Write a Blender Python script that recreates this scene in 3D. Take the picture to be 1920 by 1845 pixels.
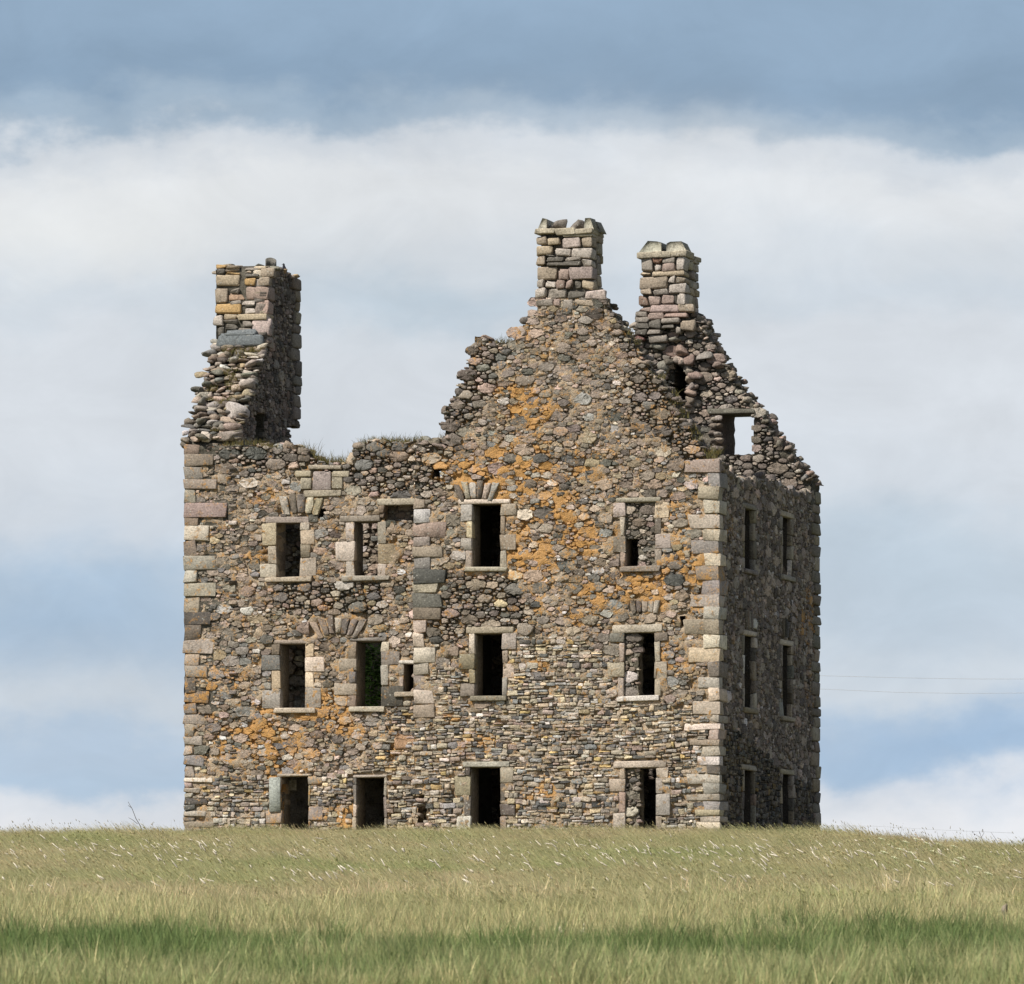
import bpy, math, random
import numpy as np
from math import sin, cos, radians, pi

# ------------------------------------------------------------------ scene, camera, light
SC = bpy.context.scene
COL = SC.collection
for o in list(bpy.data.objects):
    bpy.data.objects.remove(o)
SC.render.engine = 'CYCLES'
SC.view_settings.view_transform = 'Standard'
SC.view_settings.look = 'None'
SC.view_settings.exposure = 0.12
SC.view_settings.gamma = 1.0
SC.view_settings.use_curve_mapping = False
SC.cycles.max_bounces = 5
SC.cycles.diffuse_bounces = 3
SC.cycles.transparent_max_bounces = 6

CAM = np.array([-5.38, -208.0, -4.71])
F = 15000.0                       # focal length in pixels of a 1920 wide frame
HZ = 1900.0                       # image row of the true horizon
cd = bpy.data.cameras.new('camera')
cam = bpy.data.objects.new('camera', cd)
COL.objects.link(cam)
cam.location = CAM
cam.rotation_euler = (pi / 2, 0, 0)
cd.sensor_width = 36
cd.lens = F / 1920 * 36
cd.shift_y = (HZ - 922.5) / 1920
cd.clip_start = 1
cd.clip_end = 20000
SC.camera = cam
cd.dof.use_dof = True
cd.dof.focus_distance = 208.0
cd.dof.aperture_fstop = 8

TH = radians(14)
A = np.array([-cos(TH), sin(TH), 0.])     # along the front wall to the left
B = np.array([sin(TH), cos(TH), 0.])      # into the building, away from the camera
Z = np.array([0., 0., 1.])
SUN_AZ, SUN_EL = radians(36), radians(47)
hs = -B * cos(SUN_AZ) + A * sin(SUN_AZ)
sdir = np.array([hs[0] * cos(SUN_EL), hs[1] * cos(SUN_EL), sin(SUN_EL)])
sd = bpy.data.lights.new('sun', 'SUN')
sd.energy = 5.0
sd.angle = radians(0.53)
sd.color = (1.0, 0.955, 0.88)
sun = bpy.data.objects.new('sun', sd)
COL.objects.link(sun)
from mathutils import Vector, Matrix
sun.rotation_euler = Vector(sdir).to_track_quat('Z', 'Y').to_euler()
sun.location = (-60, -100, 120)


class NT:
    """small helper to write node trees"""
    def __init__(s, tree):
        s.t = tree
        s.n = tree.nodes
        s.n.clear()

    def node(s, typ, **kw):
        nd = s.n.new(typ)
        for k, v in kw.items():
            setattr(nd, k, v)
        return nd

    def link(s, a, b):
        s.t.links.new(a, b)

    def put(s, sock, v):
        if isinstance(v, bpy.types.NodeSocket):
            s.link(v, sock)
        else:
            sock.default_value = v

    def math(s, op, a, b=0.0, c=None, clamp=False):
        nd = s.node('ShaderNodeMath', operation=op, use_clamp=clamp)
        s.put(nd.inputs[0], a)
        s.put(nd.inputs[1], b)
        if c is not None:
            s.put(nd.inputs[2], c)
        return nd.outputs[0]

    def mix(s, f, a, b, mode='MIX'):
        nd = s.node('ShaderNodeMix', data_type='RGBA', blend_type=mode)
        s.put(nd.inputs[0], f)
        for i, v in ((6, a), (7, b)):
            if isinstance(v, tuple) and len(v) == 3:
                v = v + (1,)
            s.put(nd.inputs[i], v)
        return nd.outputs[2]

    def noise(s, vec, scale, detail=3, rough=0.55, lac=2.0, dist=0.0):
        nd = s.node('ShaderNodeTexNoise')
        s.put(nd.inputs['Vector'], vec)
        nd.inputs['Scale'].default_value = scale
        nd.inputs['Detail'].default_value = detail
        nd.inputs['Roughness'].default_value = rough
        nd.inputs['Distortion'].default_value = dist
        return nd.outputs['Fac']

    def ramp(s, f, stops, interp='LINEAR'):
        nd = s.node('ShaderNodeValToRGB')
        cr = nd.color_ramp
        cr.interpolation = interp
        while len(cr.elements) < len(stops):
            cr.elements.new(0.5)
        for e, (p, c) in zip(cr.elements, stops):
            e.position = p
            e.color = tuple(c) + (1,) if len(c) == 3 else c
        s.put(nd.inputs[0], f)
        return nd.outputs[0]

    def rng(s, v, a, b, c=0.0, d=1.0, smooth=False):
        nd = s.node('ShaderNodeMapRange')
        if smooth:
            nd.interpolation_type = 'SMOOTHSTEP'
        s.put(nd.inputs[0], v)
        for i, x in enumerate((a, b, c, d)):
            nd.inputs[i + 1].default_value = x
        return nd.outputs[0]


def srgb(r, g, b):
    f = lambda c: (c / 255 / 12.92) if c / 255 <= 0.04045 else ((c / 255 + 0.055) / 1.055) ** 2.4
    return (f(r), f(g), f(b))


# sky: Nishita daylight seen between layered clouds, laid out by azimuth and elevation
W = bpy.data.worlds.new('World')
SC.world = W
W.use_nodes = True
w = NT(W.node_tree)
tc = w.node('ShaderNodeTexCoord')
sep = w.node('ShaderNodeSeparateXYZ')
w.link(tc.outputs['Generated'], sep.inputs[0])
dx, dy, dz = sep.outputs
el = w.math('ARCSINE', dz)
az = w.math('ARCTAN2', dx, dy)
V = w.math('MULTIPLY', el, 15000 / 1845.)
U = w.math('MULTIPLY', az, 15000 / 1920.)
comb = w.node('ShaderNodeCombineXYZ')
w.put(comb.inputs[0], w.math('MULTIPLY', dx, 7.8))
w.put(comb.inputs[1], w.math('MULTIPLY', dy, 7.8))
w.put(comb.inputs[2], w.math('MULTIPLY', dz, 13.0))
dvec = comb.outputs[0]
n1 = w.noise(dvec, 1.3, 4, 0.5)
n2 = w.noise(dvec, 3.6, 5, 0.55)
n3 = w.noise(dvec, 0.55, 2, 0.5)
n6 = w.noise(dvec, 9.0, 8, 0.6)
warp = w.math('ADD', w.math('ADD', w.math('MULTIPLY', w.math('SUBTRACT', n1, 0.5), 0.13), w.math('MULTIPLY', w.math('SUBTRACT', n6, 0.5), 0.085)),
              w.math('MULTIPLY', w.math('SUBTRACT', n2, 0.5), 0.11))
Vw = w.math('ADD', V, warp)
def yy(py): return (HZ - py) / 1845.
WH = srgb(226, 230, 236)
skystops = [(0.0, srgb(214, 220, 228)), (yy(1540), srgb(232, 234, 238)), (yy(1475), srgb(222, 227, 234)),
            (yy(1415), srgb(184, 204, 224)), (yy(1360), srgb(186, 204, 223)), (yy(1280), srgb(208, 217, 226)),
            (yy(1180), srgb(198, 210, 222)), (yy(1060), srgb(199, 211, 222)), (yy(930), srgb(212, 219, 227)),
            (yy(760), srgb(217, 223, 230)), (yy(640), srgb(216, 222, 229)), (yy(570), srgb(207, 216, 225)),
            (yy(500), srgb(213, 220, 227)), (yy(345), srgb(224, 228, 232)), (yy(285), srgb(208, 215, 223)),
            (yy(232), srgb(160, 180, 199)), (yy(165), srgb(140, 164, 188)), (yy(50), srgb(148, 172, 196))]
skystops = [(max(0, p / 1.25), c) for p, c in skystops]
lay = w.ramp(w.math('DIVIDE', Vw, 1.25), skystops, 'EASE')
def patch(cx, cy, rx, ry):
    du = w.math('DIVIDE', w.math('SUBTRACT', U, (cx - 960) / 1920. - 0.0), rx / 1920.)
    dv = w.math('DIVIDE', w.math('SUBTRACT', Vw, yy(cy)), ry / 1845.)
    r2 = w.math('ADD', w.math('MULTIPLY', du, du), w.math('MULTIPLY', dv, dv))
    return w.math('EXPONENT', w.math('MULTIPLY', r2, -1.0))
col = w.mix(w.math('MULTIPLY', patch(120, 1100, 430, 120), 0.65), lay, srgb(158, 186, 214))
col = w.mix(w.math('MULTIPLY', patch(1830, 1400, 380, 60), 0.75), col, srgb(160, 187, 216))
col = w.mix(w.math('MULTIPLY', patch(1700, 1090, 330, 110), 0.5), col, srgb(178, 195, 210))
col = w.mix(w.math('MULTIPLY', patch(800, 575, 260, 55), 0.7), col, srgb(188, 204, 217))
col = w.mix(w.math('MULTIPLY', patch(150, 420, 420, 110), 0.75), col, srgb(231, 233, 233))
col = w.mix(w.math('MULTIPLY', patch(1250, 300, 420, 90), 0.5), col, srgb(228, 232, 236))
n4 = w.noise(dvec, 7.0, 9, 0.62, 2.1, .6)
n5 = w.noise(dvec, 1.9, 6, 0.6)
var = w.math('MULTIPLY', w.rng(n4, 0.3, 0.7, 0.945, 1.05), w.rng(n5, 0.32, 0.68, 0.94, 1.05))
comb2 = w.node('ShaderNodeCombineXYZ')
for i in range(3):
    w.put(comb2.inputs[i], var)
col = w.mix(1.0, col, comb2.outputs[0], 'MULTIPLY')
# above the frame the cloud deck breaks up over blue sky
cs = w.node('ShaderNodeTexNoise')
w.link(tc.outputs['Generated'], cs.inputs['Vector'])
cs.inputs['Scale'].default_value = 2.2
cs.inputs['Detail'].default_value = 5
hi = w.rng(cs.outputs['Fac'], 0.44, 0.62, 0.0, 1.0, True)
SKY = w.node('ShaderNodeTexSky', sky_type='NISHITA')
SKY.sun_disc = False
SKY.sun_elevation = SUN_EL
SKY.sun_rotation = math.atan2(sdir[0], sdir[1])
SKY.air_density = 1.0
SKY.dust_density = 1.0
SKYSTR = 0.065
def up(c): return w.mix(1.0, c, (.925 / SKYSTR, .925 / SKYSTR, .925 / SKYSTR), 'MULTIPLY')
# mixed in a colour scaled so that strength SKYSTR gives the layers their photographed radiance
low = up(col)
high = w.mix(w.math('MULTIPLY', hi, 0.7), SKY.outputs[0], tuple(0.50 / SKYSTR * k for k in (0.93, 0.97, 1.02)))
fin = w.mix(w.rng(V, 1.06, 1.9, 0, 1, True), low, high)
bg = w.node('ShaderNodeBackground')
w.link(fin, bg.inputs[0])
bg.inputs[1].default_value = SKYSTR
wo = w.node('ShaderNodeOutputWorld')
w.link(bg.outputs[0], wo.inputs[0])


# ------------------------------------------------------------------ helpers
rnd = random.Random(11)
RN = np.random.default_rng(7)


def vnoise(x, y, s=1.0, seed=0):
    x = np.asarray(x, float) * s + seed * 17.3
    y = np.asarray(y, float) * s + seed * 5.7
    xi, yi = np.floor(x), np.floor(y)
    fx, fy = x - xi, y - yi
    fx = fx * fx * (3 - 2 * fx)
    fy = fy * fy * (3 - 2 * fy)
    h = lambda a, b: np.modf(np.abs(np.sin(a * 127.1 + b * 311.7) * 43758.5453))[0]
    return (h(xi, yi) * (1 - fx) * (1 - fy) + h(xi + 1, yi) * fx * (1 - fy)
            + h(xi, yi + 1) * (1 - fx) * fy + h(xi + 1, yi + 1) * fx * fy)


def fbm(x, y, s=1.0, o=3, seed=0):
    r, a, t = 0, 1.0, 0
    for k in range(o):
        r = r + a * vnoise(x, y, s * 2 ** k, seed + k)
        t += a
        a *= 0.5
    return r / t


class Acc:
    """collects polygons and builds them as one mesh object"""
    def __init__(s):
        s.v, s.li, s.lt, s.c, s.n = [], [], [], [], 0

    def add(s, v, loops, lens, c):
        v = np.asarray(v, float)
        s.v.append(v)
        s.li.append(np.asarray(loops, np.int32) + s.n)
        s.lt.append(np.asarray(lens, np.int32))
        c = np.asarray(c, float)
        if c.ndim == 1:
            c = np.tile(c, (len(v), 1))
        s.c.append(c)
        s.n += len(v)

    def build(s, name, mat, parent=None, smooth=False):
        v = np.concatenate(s.v)
        li = np.concatenate(s.li)
        lt = np.concatenate(s.lt)
        me = bpy.data.meshes.new(name)
        me.vertices.add(len(v))
        me.vertices.foreach_set('co', v.astype(np.float32).ravel())
        me.loops.add(len(li))
        me.loops.foreach_set('vertex_index', li)
        me.polygons.add(len(lt))
        me.polygons.foreach_set('loop_start', np.concatenate([[0], np.cumsum(lt)[:-1]]).astype(np.int32))
        me.polygons.foreach_set('loop_total', lt)
        me.update(calc_edges=True)
        at = me.color_attributes.new('tint', 'FLOAT_COLOR', 'POINT')
        at.data.foreach_set('color', np.concatenate(s.c).astype(np.float32).ravel())
        if smooth:
            me.polygons.foreach_set('use_smooth', np.ones(len(lt), bool))
        me.materials.append(mat)
        o = bpy.data.objects.new(name, me)
        COL.objects.link(o)
        o.parent = parent
        return o


def empty(name, loc=(0, 0, 0), parent=None):
    o = bpy.data.objects.new(name, None)
    o.location = loc
    o.empty_display_size = 0.2
    COL.objects.link(o)
    o.parent = parent
    return o


def tag(o, label=None, cat=None, group=None, kind=None):
    for k, v in (('label', label), ('category', cat), ('group', group), ('kind', kind)):
        if v:
            o[k] = v
    return o


class Face:
    """a vertical wall plane: u along the wall, z up, n outwards"""
    def __init__(s, P0, U, N):
        s.P0, s.U, s.N = np.array(P0, float), U, N

    def at(s, u, z, n=0.0):
        u, z, n = np.broadcast_arrays(np.asarray(u, float), z, n)
        return s.P0 + u[..., None] * s.U + z[..., None] * Z + n[..., None] * s.N

    def px(s, x, y):
        d = np.array([(x - 960) / F, 1.0, (HZ - y) / F])
        t = ((s.P0 - CAM) @ s.N) / (d @ s.N)
        p = CAM + t * d
        q = p - s.P0
        return float(q @ s.U), float(q[2])

    def poly(s, pts):
        return [s.px(*p) for p in pts]

    def rect(s, x0, y0, x1, y1):
        a, b = s.px(x0, y0), s.px(x1, y1)
        return (min(a[0], b[0]), min(a[1], b[1]), max(a[0], b[0]), max(a[1], b[1]))


E = 1.5
F1 = Face((0, 0, 0), -A, -B)
F2 = Face(B * E, -A, -B)
S = Face((0, 0, 0), B, -A)
TG = 11.5
G2 = Face(B * TG, -A, -B)


def inpoly(pts, x, y):
    x = np.asarray(x, float)
    y = np.asarray(y, float)
    r = np.zeros(x.shape, bool)
    n = len(pts)
    for i in range(n):
        x0, y0 = pts[i]
        x1, y1 = pts[(i + 1) % n]
        c = ((y0 > y) != (y1 > y)) & (x < (x1 - x0) * (y - y0) / ((y1 - y0) if y1 != y0 else 1e-9) + x0)
        r ^= c
    return r


# ------------------------------------------------------------------ materials
def new_mat(name):
    m = bpy.data.materials.new(name)
    m.use_nodes = True
    t = NT(m.node_tree)
    out = t.node('ShaderNodeOutputMaterial')
    bs = t.node('ShaderNodeBsdfPrincipled')
    t.link(bs.outputs[0], out.inputs[0])
    bs.inputs['Roughness'].default_value = 0.95
    bs.inputs['Specular IOR Level'].default_value = 0.15
    return m, t, bs, out


def masonry(name, rough_scale=1.0, mortar=False):
    m, t, bs, out = new_mat(name)
    g = t.node('ShaderNodeNewGeometry').outputs['Position']
    at = t.node('ShaderNodeAttribute', attribute_name='tint')
    base, li = at.outputs['Color'], at.outputs['Alpha']
    nA = t.noise(g, 7.0 if mortar else 5.0, 5, 0.68)
    nB = t.noise(g, 22.0, 4, 0.65)
    nC = t.noise(g, 70.0, 2, 0.6)
    nD = t.noise(g, 1.6, 3, 0.5)
    k = t.math('MULTIPLY', t.rng(nB, 0.25, 0.75, 0.5, 1.45), t.rng(nC, 0.25, 0.75, 0.72, 1.26))
    k = t.math('MULTIPLY', k, t.rng(nD, 0.3, 0.7, 0.85, 1.15))
    cb = t.node('ShaderNodeCombineXYZ')
    for i in range(3):
        t.put(cb.inputs[i], k)
    c = t.mix(1.0, base, cb.outputs[0], 'MULTIPLY')
    # dark algae / soot stains
    c = t.mix(t.math('MULTIPLY', t.rng(nA, 0.53, 0.70, 0, 1, True), 0.6), c, (0.045, 0.042, 0.035))
    # pale crustose lichen spots
    vo = t.node('ShaderNodeTexVoronoi')
    t.put(vo.inputs['Vector'], g)
    vo.inputs['Scale'].default_value = 9.0
    spot = t.math('LESS_THAN', t.math('ADD', vo.outputs['Distance'], t.math('MULTIPLY', nB, 0.5)), 0.42)
    spot = t.math('MULTIPLY', spot, t.rng(t.noise(g, 2.3, 2, 0.5), 0.45, 0.6, 0, 1, True))
    c = t.mix(t.math('MULTIPLY', spot, 0.6 if not mortar else 0.3), c, (0.52, 0.50, 0.44))
    # orange lichen, its extent stored with the stones
    lm = t.math('ADD', t.math('MULTIPLY', nA, 0.62), t.math('MULTIPLY', nB, 0.38))
    lm = t.math('ADD', lm, t.math('MULTIPLY', li, 0.19 if not mortar else 0.30))
    lmask = t.rng(lm, 0.585, 0.73, 0, 1, True)
    lmask = t.math('MULTIPLY', lmask, t.rng(li, 0.02, 0.2, 0, 1))
    oc = t.mix(t.rng(nC, 0.35, 0.65), (0.70, 0.355, 0.085), (0.46, 0.26, 0.10))
    c = t.mix(t.math('MULTIPLY', lmask, 0.78), c, oc)
    t.put(bs.inputs['Base Color'], c)
    bp = t.node('ShaderNodeBump')
    bp.inputs['Strength'].default_value = 1.0
    bp.inputs['Distance'].default_value = 0.03 * rough_scale
    h = t.math('ADD', t.math('MULTIPLY', nB, 1.0), t.math('MULTIPLY', nC, 0.45))
    t.put(bp.inputs['Height'], h)
    t.link(bp.outputs[0], bs.inputs['Normal'])
    return m


M_STONE = masonry('rubble_stone', 1.0)
M_DRESSED = masonry('dressed_stone', 0.55)
M_MORTAR = masonry('lime_mortar', 1.5, True)

# ------------------------------------------------------------------ stone colours and lichen zones
PAL = [((0.30, 0.25, 0.19), 5), ((0.25, 0.215, 0.17), 6), ((0.18, 0.16, 0.13), 4), ((0.14, 0.137, 0.115), 2.5),
       ((0.37, 0.30, 0.235), 3), ((0.40, 0.315, 0.255), 1.0), ((0.40, 0.36, 0.29), 2.4), ((0.33, 0.275, 0.18), 1.5),
       ((0.58, 0.55, 0.50), 0.5), ((0.225, 0.22, 0.195), 2)]
PAL_FINE = [((0.40, 0.355, 0.27), 4), ((0.26, 0.23, 0.18), 3), ((0.12, 0.117, 0.105), 2.5), ((0.47, 0.40, 0.27), 2.2),
            ((0.53, 0.49, 0.42), 1.7), ((0.37, 0.30, 0.24), 1.5), ((0.28, 0.28, 0.255), 1.5), ((0.45, 0.34, 0.16), 0.5)]
PAL_DARK = [((0.165, 0.146, 0.12), 4), ((0.22, 0.19, 0.155), 4), ((0.28, 0.238, 0.185), 3), ((0.30, 0.235, 0.19), 1.2),
            ((0.135, 0.127, 0.11), 2), ((0.36, 0.325, 0.265), 1.8)]
PAL_DRESS = [((0.42, 0.375, 0.29), 4), ((0.38, 0.33, 0.255), 3), ((0.34, 0.305, 0.25), 3), ((0.46, 0.425, 0.35), 2),
             ((0.42, 0.365, 0.25), 1.2)]
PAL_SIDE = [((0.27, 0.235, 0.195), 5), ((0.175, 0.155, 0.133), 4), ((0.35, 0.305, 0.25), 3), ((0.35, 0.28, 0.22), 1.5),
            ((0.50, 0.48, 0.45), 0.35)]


def pick(pal, r=rnd):
    tot = sum(p[1] for p in pal)
    x = r.random() * tot
    for c, wt in pal:
        x -= wt
        if x <= 0:
            break
    k = r.choice([r.uniform(0.8, 1.2), r.uniform(0.55, 1.65)]) * 1.13
    return np.array([c[0] * k * r.uniform(.97, 1.07), c[1] * k * .985, c[2] * k * r.uniform(.95, 1.07)])


# lichen blobs in photograph columns and rows, read on the wall they lie on: x, y, rx, ry, amount
LICH = {'F1': [(870, 890, 60, 45, .95), (960, 900, 80, 60, 1.0), (1040, 930, 80, 70, .95), (1060, 1000, 80, 60, .85),
               (985, 780, 45, 50, .9), (945, 720, 50, 70, .45), (1010, 1080, 110, 60, .7), (1210, 1110, 80, 32, 1.15),
               (1280, 1090, 50, 60, .7), (1100, 1130, 110, 40, .7), (1260, 970, 40, 50, .45), (1000, 860, 130, 40, .7),
               (990, 650, 60, 50, .35), (905, 1395, 35, 18, 1.1), (1010, 1480, 30, 22, .7), (1010, 1245, 22, 16, .7),
               (845, 1350, 16, 14, .8), (1250, 1250, 60, 70, .35), (790, 1160, 60, 60, .3), (1290, 850, 60, 60, .25)],
        'F2': [(460, 1370, 95, 50, .95), (520, 1400, 80, 40, .8), (420, 1300, 60, 60, .45), (590, 1350, 90, 60, .55),
               (480, 1030, 30, 70, .45), (450, 1110, 80, 30, .35), (500, 940, 50, 40, .3), (600, 1150, 50, 30, .3),
               (520, 1470, 60, 25, .6), (740, 1420, 25, 60, .5), (640, 1530, 30, 25, .7)],
        'S': [(1515, 1160, 14, 50, .8), (1520, 1280, 14, 60, .4), (1372, 1000, 14, 60, .3)]}


def lichen(fname, face, u, z):
    u = np.asarray(u, float)
    r = np.zeros(u.shape)
    for x, y, rx, ry, a in LICH.get(fname, []):
        cu, cz = face.px(x, y)
        k = 71.0 if fname != 'S' else 71.0
        rx, ry = rx * 1.25, ry * 1.25
        ru = rx / k if fname != 'S' else rx / 14.8
        r = np.maximum(r, 1.38 * a * np.exp(-(((u - cu) / ru) ** 2 + ((z - cz) / (ry / 71.0)) ** 2)))
    nz_ = fbm(u, z, 1.9, 3, 77)
    r = np.clip(r * (.25 + 1.5 * np.clip((nz_ - .3) * 2.2, 0, 1)), 0, 1.1)
    return np.maximum(r, .34 if fname in ('F1', 'F2') else .1 if fname == 'S' else 0)


# ------------------------------------------------------------------ the castle
castle = empty('ruined_castle')
tag(castle, 'roofless grey brown rubble stone tower house with three broken chimneys on the grassy rise', 'castle')

STONES = []           # every rubble stone of the walls: dict(v, li, lt, c, area, wall)
_topo = {}


def ring_topo(k, rings):
    if (k, rings) not in _topo:
        li, lt = [], []
        for r in range(rings - 1):
            for i in range(k):
                j = (i + 1) % k
                li += [r * k + i, r * k + j, (r + 1) * k + j, (r + 1) * k + i]
                lt.append(4)
        c = rings * k
        for i in range(k):
            li += [(rings - 1) * k + i, (rings - 1) * k + (i + 1) % k, c]
            lt.append(3)
        _topo[(k, rings)] = (np.array(li), np.array(lt))
    return _topo[(k, rings)]


def stone_from_poly(face, P, h, gap, back=0.12, flat=0.5, tilt=0.07, rr=rnd):
    """rounded, tilted stone standing h proud of the mortar; P is a convex outline in (u, z)"""
    P = np.array(P, float)
    if len(P) < 3:
        return None
    # drop tiny edges
    keep = [i for i in range(len(P)) if np.hypot(*(P[i] - P[i - 1])) > 0.012]
    P = P[keep]
    if len(P) < 3:
        return None
    c = P.mean(0)
    Q = np.roll(P, -1, 0)
    ar = 0.5 * abs(np.sum(P[:, 0] * Q[:, 1] - Q[:, 0] * P[:, 1]))
    if ar < 0.0012:
        return None
    inr = math.sqrt(ar / pi)
    # chaikin rounding
    cut = rr.choice([rr.uniform(0.03, 0.09), rr.uniform(0.08, 0.2)])
    R = np.empty((3 * len(P), 2))
    R[0::3] = P * (1 - cut) + Q * cut
    R[1::3] = (P + Q) / 2 + RN.normal(0, .07 * inr, P.shape)
    R[2::3] = P * cut + Q * (1 - cut)
    s0 = max(0.55, 1 - gap / inr)
    R = c + (R - c) * s0
    k = len(R)
    R += RN.normal(0, 0.035 * inr, R.shape)
    d = R - c
    tx, tz = rr.gauss(0, tilt), rr.gauss(0, tilt)
    top = 0.70 + 0.22 * flat
    def ring(sc, n):
        q = d * sc
        return np.column_stack([c[0] + q[:, 0], c[1] + q[:, 1], np.full(k, n) + (q[:, 0] * tx + q[:, 1] * tz) * (n > -0.05)
                                + RN.normal(0, 0.003 + 0.035 * inr, k)])
    uzn = np.vstack([ring(1.0, -back), ring(1.0, h * 0.35), ring(0.96, h * 0.8), ring(top, h),
                     [[c[0], c[1], h * (1.08 + 0.1 * rr.random())]]])
    v = face.at(uzn[:, 0], uzn[:, 1], uzn[:, 2])
    li, lt = ring_topo(k, 4)
    return dict(v=v, li=li, lt=lt, area=ar, c=c)


def clip(poly, a, b, cc):
    """keep a*x + b*y <= cc"""
    out = []
    n = len(poly)
    for i in range(n):
        p, q = poly[i], poly[(i + 1) % n]
        dp, dq = a * p[0] + b * p[1] - cc, a * q[0] + b * q[1] - cc
        if dp <= 0:
            out.append(p)
        if (dp < 0 < dq) or (dq < 0 < dp):
            t = dp / (dp - dq)
            out.append((p[0] + (q[0] - p[0]) * t, p[1] + (q[1] - p[1]) * t))
    return out


AN = 1.75


def pack(face, fname, outline, rects, wall, pal, fine=None, dry=None, seed=1, scale=1.0, hmul=1.0, weight=1.0, big_ok=True,
         specials=()):
    """fill an outline with rubble stones"""
    rr = random.Random(seed)
    us = [p[0] for p in outline]
    zs = [p[1] for p in outline]
    u0, u1, z0, z1 = min(us) - .15, max(us) + .15, max(min(zs), -0.65), max(zs) + .15
    area = (u1 - u0) * (z1 - z0)
    seeds = []
    grid = {}
    G = 0.3

    def near(u, z, rad):
        gi, gj = int(u // G), int(z // G)
        m = int(rad // G) + 1
        for i in range(gi - m, gi + m + 1):
            for j in range(gj - m, gj + m + 1):
                yield from grid.get((i, j), ())

    def put(u, zz, r, extra=None):
        k = len(seeds)
        seeds.append((u, zz, r, extra))
        grid.setdefault((int(u // G), int(zz // G)), []).append(k)

    for su, sz, sr, scol in specials:
        put(su, sz * AN, sr, scol)
    if fine:
        # small flat stones laid in rough courses
        fz1 = max(p[1] for f in fine for p in f)
        zz = z0
        while zz < fz1:
            ch = rr.choice([rr.uniform(0.06, 0.10), rr.uniform(.09, .17)])
            u = u0 + rr.random() * .2
            ph = rr.uniform(0, 6)
            while u < u1:
                wd = rr.choice([rr.uniform(.07, .16), rr.uniform(.14, .34)])
                jz = zz + 0.05 * math.sin(u * .9 + zz * .7) + 0.035 * math.sin(u * 2.1 + zz * 1.3) + rr.uniform(-.012, .012)
                ua, ub, za, zb = u, u + wd, jz + rr.uniform(0, .012), jz + ch - rr.uniform(0, .012)
                um, zm = (ua + ub) / 2, (za + zb) / 2
                u += wd
                if not any(inpoly(f, um, zm) for f in fine) or not inpoly(outline, um, zm):
                    continue
                bad = False
                for (a, b, c_, d_) in rects:
                    if ub > a and ua < c_ and zb > b and za < d_:
                        if a < um < c_:
                            bad = True
                            break
                        if um <= a:
                            ub = min(ub, a)
                        else:
                            ua = max(ua, c_)
                if bad or ub - ua < .03:
                    continue
                if rr.random() < .05:
                    continue
                if zb - za > .075 and rr.random() < .35:
                    zs_l = [(za, (za + zb) / 2), ((za + zb) / 2, zb)]
                else:
                    zs_l = [(za, zb)]
                for qa, qb in zs_l:
                    jj = lambda: rr.uniform(-.017, .017)
                    P_ = [(ua + jj(), qa + jj()), (ub + jj(), qa + jj()), (ub + jj(), qb + jj()), (ua + jj(), qb + jj())]
                    st = stone_from_poly(face, P_, rr.uniform(-.004, .045), rr.uniform(.002, .007), back=.1, flat=rr.random(), tilt=.1, rr=rr)
                    if st is None:
                        continue
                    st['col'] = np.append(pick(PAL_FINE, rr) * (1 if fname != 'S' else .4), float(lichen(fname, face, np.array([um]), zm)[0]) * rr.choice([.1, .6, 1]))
                    st['wall'] = wall
                    st['w'] = 0
                    STONES.append(st)
            zz += ch
    passes = [(2.6, .19, .30), (9, .125, .19), (34, .08, .125), (150, .042, .07)]
    for dens, ra, rb in passes:
        for _ in range(int(dens * area / scale ** 2)):
            u, zz = rr.uniform(u0, u1), rr.uniform(z0, z1)
            if fine and any(inpoly(f, u, zz) for f in fine):
                continue
            r = rr.uniform(ra, rb) * scale
            zs_ = zz * AN
            ok = True
            for k in near(u, zs_, r + .3 * scale):
                s = seeds[k]
                if (s[0] - u) ** 2 + (s[1] - zs_) ** 2 < ((s[2] + r) * .88) ** 2:
                    ok = False
                    break
            if ok:
                put(u, zs_, r)
    n = 0
    U_ = np.array([s[0] for s in seeds])
    Zs = np.array([s[1] for s in seeds])
    keep = inpoly(outline, U_, Zs / AN)
    li_all = lichen(fname, face, U_, Zs / AN)
    for i, (u, zz, r, extra) in enumerate(seeds):
        if not keep[i]:
            continue
        z_ = zz / AN
        bad = False
        cl = []
        for (a, b, c_, d_) in rects:
            if u < a - .5 or u > c_ + .5 or z_ < b - .5 or z_ > d_ + .5:
                continue
            ds = [(a - u, 0), (u - c_, 1), (b - z_, 2), (z_ - d_, 3)]
            m = max(ds)
            if m[0] < 0.02:
                bad = True
                break
            cl.append((m[1], (a, c_, b * AN, d_ * AN)[m[1]]))
        if bad:
            continue
        R = rr.uniform(1.25, 1.6) * r
        jr = lambda: rr.uniform(.78, 1.1)
        poly = [(u - R * jr(), zz - R * jr()), (u + R * jr(), zz - R * jr()), (u + R * jr(), zz + R * jr()), (u - R * jr(), zz + R * jr())]
        for k in near(u, zz, R + .42 * scale):
            if k == i:
                continue
            s = seeds[k]
            ax, ay = s[0] - u, s[1] - zz
            dd = ax * ax + ay * ay
            if dd > (R + R + .1) ** 2 + .2 or dd < 1e-6:
                continue
            cc = (dd + r * r - s[2] ** 2) / 2 + ax * u + ay * zz
            poly = clip(poly, ax, ay, cc)
            if len(poly) < 3:
                break
        for side, val in cl:
            if len(poly) < 3:
                break
            if side == 0:
                poly = clip(poly, 1, 0, val)
            elif side == 1:
                poly = clip(poly, -1, 0, -val)
            elif side == 2:
                poly = clip(poly, 0, 1, val)
            else:
                poly = clip(poly, 0, -1, -val)
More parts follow.
